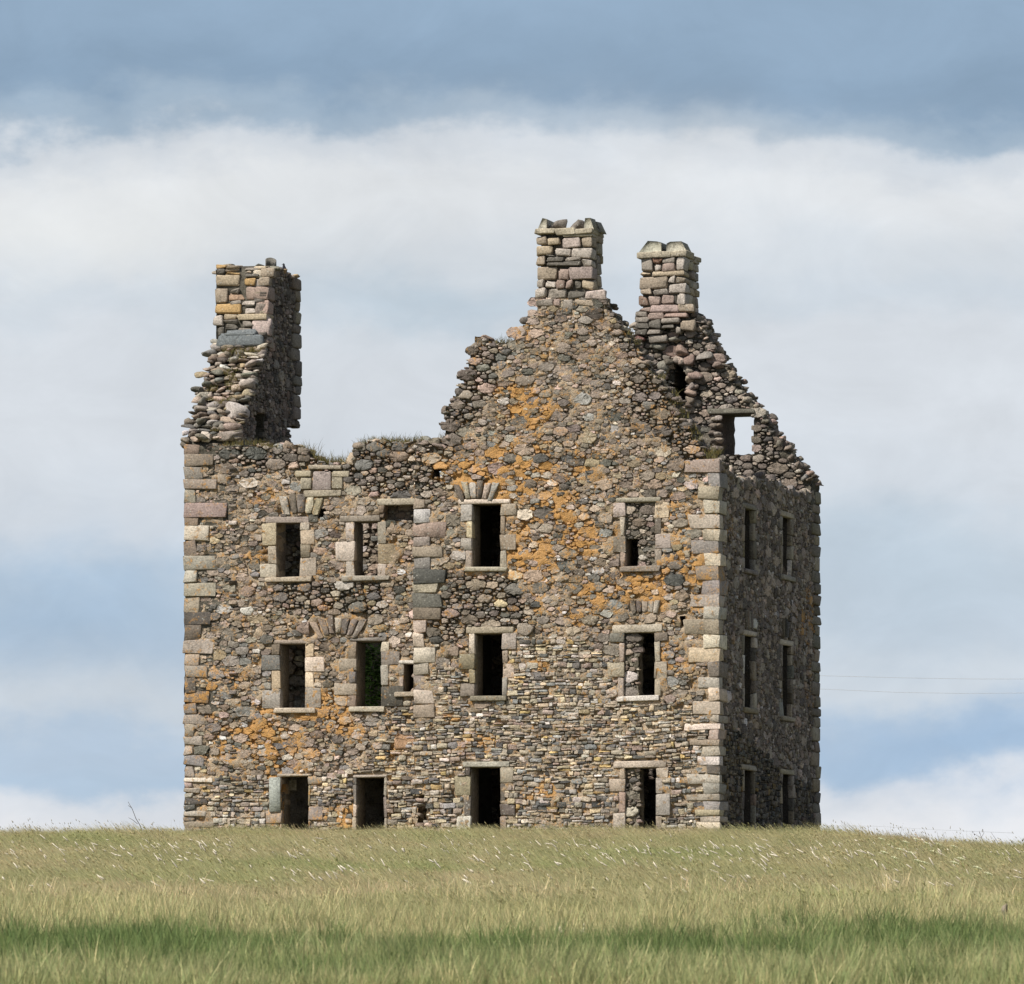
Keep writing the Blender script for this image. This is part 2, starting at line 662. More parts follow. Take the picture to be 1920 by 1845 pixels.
        if len(poly) < 3:
            continue
        isf = fine and any(inpoly(f, u, z_) for f in fine)
        dr = dry(u, z_) if dry else 0.3
        h = (rr.uniform(-.012, .026) + .045 * max(0, dr - .25) * rr.random()) * hmul if not isf else rr.uniform(.004, .03)
        gap = rr.uniform(.002, .012) + .010 * max(0, dr - .3)
        if isf:
            gap = rr.uniform(.006, .014)
        st = stone_from_poly(face, [(p[0], p[1] / AN) for p in poly], h, gap, back=.1 + .12 * dr, flat=rr.random(),
                             tilt=.10 if not isf else .06, rr=rr)
        if st is None:
            continue
        p_ = PAL_FINE if isf else (PAL_DARK if dr > .75 and rr.random() < .7 else pal)
        col = pick(p_, rr) if extra is None else np.array(extra)
        st['col'] = np.append(col, li_all[i] * rr.choice([.1, .5, 1.0, 1.4]))
        st['wall'] = wall
        st['w'] = weight * st['area'] if not isf else 0
        STONES.append(st)
        n += 1
    return n


def core(face, fname, outline, openings, thick, step, name, mcol, dry=None, void=None, zmin=-0.9, lichenmul=1.0, rough=0.03):
    """the wall body: mortar face with recessed, uneven surface, broken edges and full thickness"""
    us = [p[0] for p in outline]
    zs = [p[1] for p in outline]
    u0, u1, z0, z1 = min(us), max(us), max(min(zs), zmin), max(zs)
    nu, nz = int(math.ceil((u1 - u0) / step)), int(math.ceil((z1 - z0) / step))
    uu = u0 + np.arange(nu + 1) * (u1 - u0) / nu
    vv = z0 + np.arange(nz + 1) * (z1 - z0) / nz
    Uc, Zc = np.meshgrid((uu[:-1] + uu[1:]) / 2, (vv[:-1] + vv[1:]) / 2, indexing='ij')
    mask = inpoly(outline, Uc, Zc)
    if void:
        mask &= ~inpoly(void, Uc, Zc)
    for (a, b, c_, d_) in openings:
        mask &= ~((Uc > a - .04) & (Uc < c_ + .04) & (Zc > b - .04) & (Zc < d_ + .04))
    Ug, Zg = np.meshgrid(uu, vv, indexing='ij')
    dd = np.vectorize(dry)(Ug, Zg) if dry else np.full(Ug.shape, .3)
    nf = (fbm(Ug, Zg, 3.1, 3, 3) - .5) * 2 * rough * 1.5 + (fbm(Ug, Zg * 1.6, 11, 2, 9) - .5) * 2 * rough + .002 - .066 * dd
    nf = nf - .085 * np.clip((fbm(Ug, Zg * 1.7, 5.5, 2, 55) - .58) * 12, 0, 1)
    ju = (fbm(Ug, Zg, 7, 1, 21) - .5) * step * .8
    jz = (fbm(Ug, Zg, 7, 1, 31) - .5) * step * .8
    vf = face.at(Ug + ju, Zg + jz, nf)
    vb = face.at(Ug + ju, Zg + jz, -thick + (fbm(Ug, Zg, 4, 2, 5) - .5) * .08)
    idf = np.arange((nu + 1) * (nz + 1)).reshape(nu + 1, nz + 1)
    off = idf.size
    li = []
    I, J = np.nonzero(mask)
    li.append(np.stack([idf[I, J], idf[I + 1, J], idf[I + 1, J + 1], idf[I, J + 1]], 1))
    li.append(np.stack([idf[I, J], idf[I, J + 1], idf[I + 1, J + 1], idf[I + 1, J]], 1) + off)
    mp = np.pad(mask, 1)
    for di, dj in ((-1, 0), (1, 0), (0, -1), (0, 1)):
        nb = mp[1 + di:1 + di + nu, 1 + dj:1 + dj + nz]
        I, J = np.nonzero(mask & ~nb)
        if di == -1:
            a, b = idf[I, J], idf[I, J + 1]
        elif di == 1:
            a, b = idf[I + 1, J + 1], idf[I + 1, J]
        elif dj == -1:
            a, b = idf[I + 1, J], idf[I, J]
        else:
            a, b = idf[I, J + 1], idf[I + 1, J + 1]
        li.append(np.stack([a, a + off, b + off, b], 1))
    li = np.concatenate(li)
    L = lichen(fname, face, Ug, Zg) * lichenmul
    k = 0.75 + 0.5 * fbm(Ug, Zg, 1.3, 2, 12)
    mc = np.array(mcol)
    dk = np.array((0.13, 0.12, 0.095))
    cw = np.clip(dd, 0, 1)[..., None]
    colr = (mc * (1 - cw) + dk * cw) * k[..., None]
    cf = np.concatenate([colr.reshape(-1, 3), L.reshape(-1, 1)], 1)
    cb = cf.copy()
    cb[:, :3] *= .8
    cb[:, 3] = 0
    a = Acc()
    # drop unused vertices
    allv = np.concatenate([vf.reshape(-1, 3), vb.reshape(-1, 3)])
    allc = np.concatenate([cf, cb])
    used, inv = np.unique(li.ravel(), return_inverse=True)
    a.add(allv[used], inv, np.full(len(li), 4), allc[used])
    return a.build(name, M_MORTAR, castle)


_bt = None


def box_topo():
    global _bt
    if _bt:
        return _bt
    idx = lambda c, k: c * 3 + k
    cid = lambda s: (s[0] > 0) * 4 + (s[1] > 0) * 2 + (s[2] > 0) * 1
    li, lt = [], []
    for k in range(3):
        l, m = (k + 1) % 3, (k + 2) % 3
        for sg in (-1, 1):
            q = []
            for a, b in ((-1, -1), (1, -1), (1, 1), (-1, 1)):
                s = [0, 0, 0]
                s[k], s[l], s[m] = sg, a, b
                q.append(idx(cid(s), k))
            if sg < 0:
                q.reverse()
            li += q
            lt.append(4)
    for m in range(3):
        k, l = (m + 1) % 3, (m + 2) % 3
        for a in (-1, 1):
            for b in (-1, 1):
                s1 = [0, 0, 0]
                s1[k], s1[l], s1[m] = a, b, -1
                s2 = list(s1)
                s2[m] = 1
                q = [idx(cid(s1), k), idx(cid(s1), l), idx(cid(s2), l), idx(cid(s2), k)]
                if a * b < 0:
                    q.reverse()
                li += q
                lt.append(4)
    for c in range(8):
        li += [idx(c, 0), idx(c, 1), idx(c, 2)]
        lt.append(3)
    _bt = (np.array(li), np.array(lt))
    return _bt


def block(acc, face, u0, z0, u1, z1, n0, n1, bev=.015, jit=.006, col=(.3, .3, .3), li_=0.0, shear=0.0, taper=0.0):
    """bevelled, slightly irregular stone block in wall coordinates"""
    c = np.array([(u0 + u1) / 2, (z0 + z1) / 2, (n0 + n1) / 2])
    hf = np.array([(u1 - u0) / 2, (z1 - z0) / 2, (n1 - n0) / 2])
    v = []
    for sx in (-1, 1):
        for sy in (-1, 1):
            for sz in (-1, 1):
                s = np.array([sx, sy, sz])
                for k in range(3):
                    p = s * (hf - bev)
                    p[k] = s[k] * hf[k]
                    v.append(p)
    v = np.array(v)
    cj = RN.normal(0, jit, (8, 3))
    v += np.repeat(cj, 3, 0)
    v += RN.normal(0, jit * .3, v.shape)
    if taper:
        f = 1 - taper * (v[:, 1] / hf[1] + 1) / 2
        v[:, 0] *= f
        v[:, 2] *= f
    v[:, 0] += shear * v[:, 1]
    v += c
    li, lt = box_topo()
    acc.add(face.at(v[:, 0], v[:, 1], v[:, 2]), li, lt, np.append(np.array(col), li_))


def one_block(name, parent, *a, mat=None, **k):
    ac = Acc()
    block(ac, *a, **k)
    return ac.build(name, mat or M_DRESSED, parent)


import bmesh
_bm = bmesh.new()
bmesh.ops.create_icosphere(_bm, subdivisions=2, radius=1)
_bm.verts.ensure_lookup_table()
ICO_V = np.array([v.co[:] for v in _bm.verts])
ICO_F = np.array([[v.index for v in f.verts] for f in _bm.faces])
_bm.free()


def rotm(ax, ay, az_):
    return np.array(Matrix.Rotation(az_, 3, 'Z') @ Matrix.Rotation(ay, 3, 'Y') @ Matrix.Rotation(ax, 3, 'X'))


def blob(pos, size, col, rot=(0, 0, 0), wall=None, boxy=.72, li_=0.0, w_=1.0, frame=None, keep=True):
    """a loose boulder: lumpy, half squared"""
    v = np.sign(ICO_V) * np.abs(ICO_V) ** boxy
    v /= np.abs(v).max()
    for _ in range(rnd.randint(8, 13)):
        nn_ = RN.normal(0, 1, 3)
        nn_ /= np.linalg.norm(nn_)
        ex_ = v @ nn_ - rnd.uniform(.42, .85)
        v = v - np.maximum(ex_, 0)[:, None] * nn_
    v /= np.abs(v).max(0)
    v = v * (1 + RN.normal(0, .02, (len(v), 1))) * np.array(size)
    v = v @ rotm(*rot).T
    Mx = np.stack([-A, B, Z]) if frame is None else frame
    v = v @ Mx + np.array(pos)
    st = dict(v=v, li=ICO_F.ravel(), lt=np.full(len(ICO_F), 3), area=4 * size[0] * size[2], wall=wall,
              col=np.append(np.array(col), li_), w=w_ * 4 * size[0] * size[2])
    if keep:
        STONES.append(st)
    return st


def stone_obj(st, name, parent, mat=None):
    a = Acc()
    a.add(st['v'], st['li'], st['lt'], st['col'])
    return a.build(name, mat or M_STONE, parent)


# ---- outlines (column, row of the photograph, read on the plane of each wall)
o1 = [(777, 1640), (777, 834), (800, 826), (836, 822), (838, 790), (836, 765), (850, 745), (858, 722), (876, 715), (873, 690),
      (884, 678), (880, 655), (890, 650), (890, 632), (915, 634), (922, 646), (945, 643), (966, 645), (964, 624), (985, 610),
      (990, 594), (1008, 584), (1004, 560), (1130, 556), (1134, 578), (1150, 590), (1152, 606), (1172, 622), (1180, 640),
      (1196, 655), (1207, 680), (1226, 700), (1243, 725), (1262, 748), (1270, 772), (1288, 795), (1298, 818), (1310, 836),
      (1322, 858), (1345, 860), (1346, 1640)]
o2 = [(347, 1640), (346, 833), (372, 836), (420, 832), (470, 836), (520, 834), (556, 836), (572, 848), (586, 862),
      (612, 868), (655, 868), (668, 850), (674, 832), (700, 827), (742, 829), (770, 828), (783, 826), (783, 1640)]
o3 = [(1350, 1640), (1350, 868), (1358, 866), (1365, 880), (1378, 890), (1392, 902), (1410, 903), (1428, 898), (1446, 900),
      (1460, 905), (1478, 918), (1492, 922), (1508, 926), (1518, 922), (1536, 926), (1538, 1640)]
o4 = [(1120, 960), (1150, 780), (1180, 690), (1192, 660), (1190, 592), (1200, 584), (1300, 584), (1316, 600), (1318, 622),
      (1334, 650), (1342, 672), (1352, 684), (1370, 706), (1378, 722), (1388, 738), (1408, 752), (1414, 768), (1430, 772),
      (1436, 796), (1450, 815), (1464, 835), (1476, 845), (1484, 862), (1500, 880), (1512, 893), (1519, 902), (1519, 960)]
O1, O2, O3, O4 = F1.poly(o1), F2.poly(o2), S.poly(o3), G2.poly(o4)

# openings: column0, row0, column1, row1
W_F1 = [(885, 945, 938, 1063), (1172, 942, 1228, 1062), (890, 1188, 942, 1305), (1170, 1186, 1227, 1305),
        (882, 1438, 938, 1556), (1172, 1440, 1230, 1556)]
W_F2 = [(518, 980, 563, 1082), (664, 978, 708, 1080), (525, 1207, 572, 1328), (668, 1203, 714, 1325),
        (527, 1456, 578, 1570), (668, 1458, 720, 1570), (757, 1244, 790, 1297), (724, 948, 800, 974)]
W_S = [(1396, 952, 1413, 1070), (1467, 967, 1483, 1082), (1396, 1190, 1414, 1330), (1467, 1208, 1483, 1345),
       (1395, 1443, 1414, 1575), (1467, 1450, 1485, 1578)]
R1 = [F1.rect(*q) for q in W_F1]
R2 = [F2.rect(*q) for q in W_F2]
R3 = [S.rect(*q) for q in W_S]
slit = F1.rect(780, 1491, 795, 1541)
notch = [F1.rect(812, 880, 824, 893), F1.rect(1276, 1156, 1283, 1172), F2.rect(596, 955, 606, 966)]
win4 = G2.rect(1343, 776, 1408, 851)

EX1, EX2, EX3, EX4 = list(R1), list(R2), list(R3), [win4]
EX1 += [slit] + notch[:2]
EX2 += [notch[2]]

fine1 = [F1.poly([(776, 1290), (800, 1270), (845, 1235), (875, 1215), (885, 1330), (945, 1330), (950, 1195), (1010, 1190),
                  (1090, 1195), (1140, 1240), (1150, 1320), (1240, 1315), (1300, 1325), (1350, 1325), (1350, 1650), (770, 1650)])]
fine2 = [F2.poly([(340, 1452), (500, 1450), (560, 1448), (650, 1452), (700, 1420), (735, 1330), (745, 1300), (790, 1300), (790, 1650),
                  (340, 1650)])]
fine3 = [S.poly([(1348, 1360), (1380, 1365), (1420, 1400), (1480, 1450), (1540, 1480), (1540, 1650), (1348, 1650)])]


def mkdry(face, polys):
    P = [face.poly(p) for p in polys]
    def f(u, z):
        return 1.0 if any(inpoly(q, u, z) for q in P) else 0.22
    return f


dry1 = mkdry(F1, [[(777, 940), (777, 600), (960, 600), (960, 655), (930, 680), (920, 740), (880, 800), (850, 850), (830, 880), (820, 930)],
                  [(1140, 560), (1350, 860), (1345, 870), (1280, 860), (1240, 820), (1200, 790), (1165, 730), (1190, 690), (1150, 620)],
                  [(777, 1200), (860, 1080), (960, 1080), (1000, 1180), (860, 1200)]])
dry2 = mkdry(F2, [[(340, 870), (340, 820), (600, 820), (650, 860), (700, 820), (840, 820), (840, 930), (700, 930), (640, 890), (560, 880)],
                  [(640, 1090), (720, 1090), (720, 1150), (520, 1150), (520, 1095)]])
dry4 = lambda u, z: .9
dry3 = lambda u, z: .45


# ---- dressed stone round the openings and at the corners
def surround(face, ex, q, fname, k=1.0, lint=None, sill=None, tall=16, wide=(10, 25), depth=.3, pal=PAL_DRESS, cmul=1.0, lw=10, mcol=(.26, .22, .17)):
    """window part: thin lining of the reveal with jamb stones, lintel and sill as its own pieces"""
    x0, y0, x1, y1 = q
    a = Acc()
    u0, z0, u1, z1 = face.rect(*q)
    th = .1
    mc = np.array(mcol)
    n0, n1 = -.92, -.1
    if lint is None:
        lint = (x0 - 14, x1 + 14)
    if sill is None:
        sill = (x0 - 8, x1 + 8)
    block(a, face, u0 - th, z0 + .01, u0, z1 - .01, n0, n1, .01, .004, mc)
    block(a, face, u1, z0 + .01, u1 + th, z1 - .01, n0, n1, .01, .004, mc)
    block(a, face, u0 - th, z1, u1 + th, z1 + th, n0, n1, .01, .004, mc)
    block(a, face, u0 - th, z0 - th, u1 + th, z0, n0, n1, .01, .004, mc)
    wobj = a.build('window', M_MORTAR, castle)
    # lintel
    l0, l1 = face.px(lint[0], y0)[0], face.px(lint[1], y0)[0]
    hl = lw / 71.
    lz0 = z1 - .004
    L = float(lichen(fname, face, np.array([u0]), z1)[0])
    one_block('lintel', wobj, face, l0, lz0, l1, lz0 + hl, -depth, .022, bev=.02, jit=.008, col=pick(pal) * cmul, li_=L * .3)
    ex.append((l0, lz0, l1, lz0 + hl))
    if sill[0] is not False:
        s0, s1 = face.px(sill[0], y1)[0], face.px(sill[1], y1)[0]
        hs_ = 9 / 71.
        one_block('sill', wobj, face, s0, z0 - hs_, s1, z0 + .004, -depth, .085, bev=.02, jit=.010, col=pick(pal) * cmul * .82, li_=L * .6)
        ex.append((s0, z0 - hs_, s1, z0))
    for sgn in (-1, 1):
        zz = z0 + (0 if sill[0] is not False else 0)
        i = rnd.randint(0, 1)
        while zz < z1 - .05:
            hh = rnd.uniform(.8, 1.5) * tall * 1.7 / 71.
            if z1 - zz - hh < .15:
                hh = z1 - zz
            wpx = wide[i % 2] * rnd.uniform(.85, 1.25)
            wd = wpx / 71. * k
            if sgn < 0:
                r = (u0 - wd, zz, u0 - .002, zz + hh - .008)
            else:
                r = (u1 + .002, zz, u1 + wd, zz + hh - .008)
            one_block('jamb_stone', wobj, face, r[0], r[1], r[2], r[3], -depth, .006 + rnd.uniform(0, .012), bev=.016, jit=.010,
                      col=pick(pal if rnd.random() < .7 else PAL) * cmul * .9, li_=L * .6)
            ex.append(r)
            zz += hh
            i += 1
    return wobj


for i, q in enumerate(W_F1):
    surround(F1, EX1, q, 'F1', lint=[(860, 957), (1155, 1238), (874, 962), (1148, 1242), (868, 955), (1150, 1250)][i],
             sill=[(871, 953), (1163, 1238), (882, 950), (1158, 1236), (False, 0), (False, 0)][i], lw=[9, 9, 13, 15, 11, 13][i])
for i, q in enumerate(W_F2[:6]):
    surround(F2, EX2, q, 'F2', lint=[(498, 578), (637, 712), (512, 590), (656, 724), (520, 584), (662, 726)][i],
             sill=[(497, 585), (642, 730), (515, 592), (655, 722), (False, 0), (False, 0)][i], lw=[11, 12, 8, 8, 5, 5][i],
             wide=[(16, 28), (14, 36), (14, 36), (14, 38), (4, 26), (5, 6)][i])
surround(F2, EX2, W_F2[6], 'F2', lint=(748, 788), sill=(740, 790), lw=7, wide=(9, 11), tall=14)
# stair turret corbel and lintel beside the wing
one_block('lintel', castle, F2, *F2.rect(708, 936, 800, 946), -.3, .1, bev=.02, jit=.008, col=(.40, .35, .27))
EX2.append(F2.rect(706, 936, 800, 947))
a = Acc()
block(a, F2, *F2.rect(711, 946, 722, 962), -.2, .09, bev=.025, jit=.008, col=(.25, .19, .14))
block(a, F2, *F2.rect(713, 960, 721, 971), -.2, .05, bev=.02, jit=.008, col=(.22, .17, .13))
a.build('corbel', M_DRESSED, castle)
EX2.append(F2.rect(708, 946, 723, 972))
for i, q in enumerate(W_S):
    x0, y0, x1, y1 = q
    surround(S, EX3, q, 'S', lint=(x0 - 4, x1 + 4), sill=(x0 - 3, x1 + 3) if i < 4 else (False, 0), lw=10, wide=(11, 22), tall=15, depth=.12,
             pal=PAL_DRESS, cmul=.85, mcol=(.07, .06, .05))  # near-black linings: shade inside the side openings put into the colour

rb = Face(B * (E + .38), -A, -B)
r = rb.rect(706, 936, 800, 990)
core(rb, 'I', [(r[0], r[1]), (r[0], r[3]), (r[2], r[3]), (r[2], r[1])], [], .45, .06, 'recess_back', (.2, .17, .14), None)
REC = (rb, r)

# relieving arches over the lintels
def arch(face, ex, cx, cy, n, w0, w1, h, fname, cmul=1.0):
    for i in range(n):
        f = (i - (n - 1) / 2)
        xb0, xb1 = cx + (f - .45) * w0, cx + (f + .45) * w0
        xt0, xt1 = cx + (f - .45) * w1, cx + (f + .45) * w1
        lift = abs(f) * abs(f) * h * .03
        hh = h * rnd.uniform(.85, 1.1)
        P = face.poly([(xb0, cy + lift), (xb1, cy + lift), (xt1, cy - hh + lift), (xt0, cy - hh + lift)])
        st = stone_from_poly(face, P, .03 + rnd.uniform(0, .015), .004, back=.1, flat=.9, tilt=.03)
        if st:
            st['col'] = np.append(pick(PAL_DRESS if rnd.random() < .5 else PAL) * cmul * .85, float(lichen(fname, face, np.array([P[0][0]]), P[0][1])[0]) * .7)
            stone_obj(st, 'voussoir', castle, M_DRESSED)
    W_ = max(w0, w1) * n / 2
    ex.append(face.rect(cx - W_ * .97, cy - h, cx + W_ * .97, cy))


arch(F1, EX1, 893, 934, 6, 10, 15, 34, 'F1')
arch(F1, EX1, 1209, 1148, 5, 10, 12, 24, 'F1')
arch(F2, EX2, 565, 962, 5, 13, 17, 36, 'F2', .9)
arch(F2, EX2, 634, 1188, 7, 10, 16, 34, 'F2')
arch(S, EX3, 1403, 1178, 4, 3.4, 3.8, 36, 'S', .5)
arch(S, EX3, 1474, 1196, 4, 3.4, 3.8, 36, 'S', .5)

one_block('door_slab', castle, F2, *F2.rect(505, 1458, 526, 1521), -.05, .045, bev=.012, jit=.012, col=(.42, .44, .40))
EX2.append(F2.rect(505, 1458, 526, 1521))

# heraldic panel frame over the left range
pan = one_block('carved_panel', castle, F2, *F2.rect(587, 884, 621, 919), -.15, .03, bev=.02, jit=.006, col=(.36, .30, .275))
for r, c in (((553, 883, 584, 894), (.40, .345, .25)), ((564, 896, 584, 917), (.35, .31, .235)), ((623, 883, 655, 894), (.42, .365, .27)),
             ((623, 895, 643, 916), (.36, .315, .235)), ((570, 920, 640, 931), (.38, .33, .25)), ((578, 873, 640, 880), (.42, .36, .28))):
    one_block('panel_frame_stone', pan, F2, *F2.rect(*r), -.15, .05, bev=.02, jit=.008, col=c)
    EX2.append(F2.rect(*r))
EX2.append(F2.rect(587, 884, 621, 919))

# quoins
QP = PAL_DRESS + [((0.27, 0.25, 0.22), 3), ((0.45, 0.43, 0.40), 1.2), ((0.42, 0.33, 0.28), .8)]
y = 833.
i = 0
while y < 1590:
    h = rnd.uniform(17, 29)
    wx = (rnd.uniform(42, 78) if i % 2 else rnd.uniform(20, 34)) * (1 if y < 1250 else .7)
    if y > 1450:
        h = rnd.uniform(9, 14)
    r = F2.rect(346, y, 346 + wx, y + h - .7)
    L = float(lichen('F2', F2, np.array([r[2]]), r[1])[0])
    one_block('quoin_stone', castle, F2, r[0] - .01, r[1], r[2], r[3], -rnd.uniform(.3, .6), .02 + rnd.uniform(0, .02), bev=.02, jit=.017,
              col=pick(QP if rnd.random() < .6 else PAL) * .82, li_=L)
    EX2.append((r[0] - .1, r[1], r[2], r[3]))
    y += h
    i += 1
y = 936.
while y < 1330:
    h = rnd.uniform(18, 29)
    wx = rnd.uniform(36, 66) if rnd.random() < .5 else rnd.uniform(18, 34)
    r = F1.rect(776, y, 776 + wx, y + h - .7)
    one_block('quoin_stone', castle, F1, r[0] - .012, r[1], r[2], r[3], -rnd.uniform(.4, .7), .018 + rnd.uniform(0, .02), bev=.018, jit=.016,
              col=pick(QP if rnd.random() < .6 else PAL) * .95, li_=.05)
    EX1.append((r[0] - .1, r[1], r[2], r[3]))
    y += h
    i += 1
y = 862.
while y < 1600:
    late = y > 1325
    h = rnd.uniform(19, 30) if not late else rnd.uniform(11, 20)
    lng = i % 2
    wx = rnd.uniform(38, 66) if lng else rnd.uniform(18, 36)
    r = F1.rect(1348 - wx, y, 1348, y + h - .7)
    ret = rnd.uniform(.35, .55) if lng else rnd.uniform(.75, 1.05)
    L = float(lichen('F1', F1, np.array([r[0]]), r[1])[0])
    one_block('quoin_stone', castle, F1, r[0], r[1], .02, r[3], -ret, .012 + rnd.uniform(0, .012), bev=.016, jit=.015,
              col=pick(QP if rnd.random() < .75 else PAL) * (1.02 if not late else 1.05), li_=L * .6)
    EX1.append((r[0], r[1], .5, r[3]))
    EX3.append((-.5, r[1], ret, r[3]))
    y += h
    i += 1
y = 924.
while y < 1605:
    h = rnd.uniform(17, 27)
    z0, z1 = S.px(1536, y + h)[1], S.px(1536, y)[1]
    ret = rnd.uniform(.5, .65) if i % 2 else rnd.uniform(.85, 1.1)
    one_block('quoin_stone', castle, S, 12.72 - ret, z0 + .008, 12.72 + rnd.uniform(-.02, .05), z1, -.5, .02 + rnd.uniform(0, .03), bev=.03,
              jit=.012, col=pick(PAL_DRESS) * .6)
    EX3.append((12.72 - ret, z0, 13.5, z1))
    y += h
    i += 1

# ---- wall bodies
TAN = (0.52, 0.41, 0.295)
wing_wall = core(F1, 'F1', [(min(p[0], -.06), p[1]) for p in O1], R1 + [slit] + notch[:2], .9, .065, 'front_wall', TAN, dry1)
range_wall = core(F2, 'F2', O2, R2 + [notch[2]], .9, .065, 'front_wall', TAN, dry2)
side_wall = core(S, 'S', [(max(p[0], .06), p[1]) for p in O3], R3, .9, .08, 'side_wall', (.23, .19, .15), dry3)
flue = G2.poly([(1268, 682), (1290, 700), (1290, 735), (1296, 752), (1278, 770), (1258, 764), (1243, 738), (1262, 722)])
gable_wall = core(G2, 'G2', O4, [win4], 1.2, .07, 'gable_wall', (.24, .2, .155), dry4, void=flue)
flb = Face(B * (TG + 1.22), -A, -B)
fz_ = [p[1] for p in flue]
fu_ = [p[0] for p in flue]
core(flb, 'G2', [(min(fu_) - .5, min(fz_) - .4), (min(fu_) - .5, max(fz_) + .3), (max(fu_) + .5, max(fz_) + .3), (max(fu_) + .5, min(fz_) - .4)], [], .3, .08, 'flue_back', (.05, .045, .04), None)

# black hole of the broken flue: a recess cut from stones by leaving them out, with a deep lining
def inrange(u, z): return inpoly(flue, u, z)

# interior walls, plus a wing partition and slabs added to darken the windows
inner_r = Face(B * (E + 3.5), -A, -B)
uL = F2.px(346, 1200)[0]
OI = [(uL + 1.3, -.3), (uL + 1.3, 9.2), (-11.2, 9.1), (-9.6, 8.8), (-8.0, 8.7), (-8.0, -.3)]
hole_i = inner_r.rect(655, 1190, 728, 1345)
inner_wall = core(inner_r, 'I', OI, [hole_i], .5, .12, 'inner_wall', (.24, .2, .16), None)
inner_w = Face(B * 5.0, -A, -B)
OW = [(-8.1, -.3), (-8.1, 9.2), (-.9, 9.2), (-.9, -.3)]
added_partition = core(inner_w, 'I', OW, [], .5, .12, 'inner_wall', (.2, .17, .14), None)  # partition added behind the wing windows to keep them dark
a = Acc()
gl = Face((0, 0, 0), -A, -B)
block(a, gl, -8.2, 9.0, -.85, 9.25, -5.1, -.85, .03, .02, (.2, .18, .15))  # unseen slab added to keep the sun out of the wing interior
a.build('added_shade_slab', M_MORTAR, castle)
a = Acc()
block(a, gl, uL + .9, 5.75, -11.75, 5.98, -(E + 3.6), -(E + .85), .03, .02, (.2, .18, .15))  # unseen slabs added to darken the left range windows
block(a, gl, uL + .9, 2.35, -8.1, 2.6, -(E + 3.6), -(E + .85), .03, .02, (.2, .18, .15))
a.build('added_shade_slab', M_MORTAR, castle)
# left range back wall, low and broken
bk = Face(B * 11.3, -A, B)
backw = core(bk, 'I', [(uL + .1, -.3), (uL + .1, 8.7), (-12, 8.3), (-10, 8.6), (-8.1, 8.2), (-8.1, -.3)], [], .8, .15, 'back_wall', (.22, .19, .15), None)
bk2 = Face(B * 12.7, -A, B)
backw2 = core(bk2, 'I', [(-8.1, -.3), (-8.1, 9.4), (-.1, 9.4), (-.1, -.3)], [], .8, .15, 'back_wall', (.22, .19, .15), None)
wl = Face(A * 8.15, B, A)
wingl = core(wl, 'I', [(1.0, -.3), (1.0, 9.2), (12.5, 9.2), (12.5, -.3)], [], .8, .15, 'cross_wall', (.22, .19, .15), None)

# ---- left gable with its stack
TLG = 1.42
LGu = uL + TLG
LG = Face(B * E + (-A) * LGu, B, -A)
og = [(444, 860), (444, 834), (452, 826), (458, 808), (464, 792), (469, 770), (472, 748), (476, 728), (480, 706), (484, 690), (488, 668),
      (493, 650), (497, 640), (500, 560), (500, 505), (512, 499), (530, 508), (548, 516), (558, 522), (561, 560), (562, 690), (562, 768),
      (560, 797), (541, 800), (545, 818), (549, 836), (549, 1000), (444, 1000)]
tS = LG.px(500, 560)[0]
zA, zB = LG.px(452, 830)[1], LG.px(497, 640)[1]
OG = [(.02, -.9)] + [(t_, zA + (zB - zA) * max(0, t_ / tS) ** .93 - .16) for t_ in np.linspace(.02, tS - .01, 14)] + LG.poly([(500.3, 640)] + og[14:])
hole = LG.rect(479, 772, 497, 832)
hole2 = LG.rect(541, 765, 552, 797)
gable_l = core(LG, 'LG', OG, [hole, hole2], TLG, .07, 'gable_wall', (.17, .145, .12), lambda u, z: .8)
stack_t = LG.px(500, 560)[0]
EXG = [hole]
# stack quoins at the far edge of the shaded face
y = 522.
while y < 770:
    h = rnd.uniform(15, 27)
    u1_, z1_ = LG.px(562, y)
    z0_ = LG.px(562, y + h)[1]
    wd = rnd.uniform(.45, .9)
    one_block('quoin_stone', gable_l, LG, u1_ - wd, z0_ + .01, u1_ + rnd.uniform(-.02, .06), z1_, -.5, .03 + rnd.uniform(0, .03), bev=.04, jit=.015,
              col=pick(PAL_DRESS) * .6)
    EXG.append((u1_ - wd, z0_, u1_ + .5, z1_))
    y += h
pack(LG, 'LG', OG, EXG, gable_l, PAL_DARK, dry=lambda u, z: .6, seed=41, weight=.15, scale=.8)

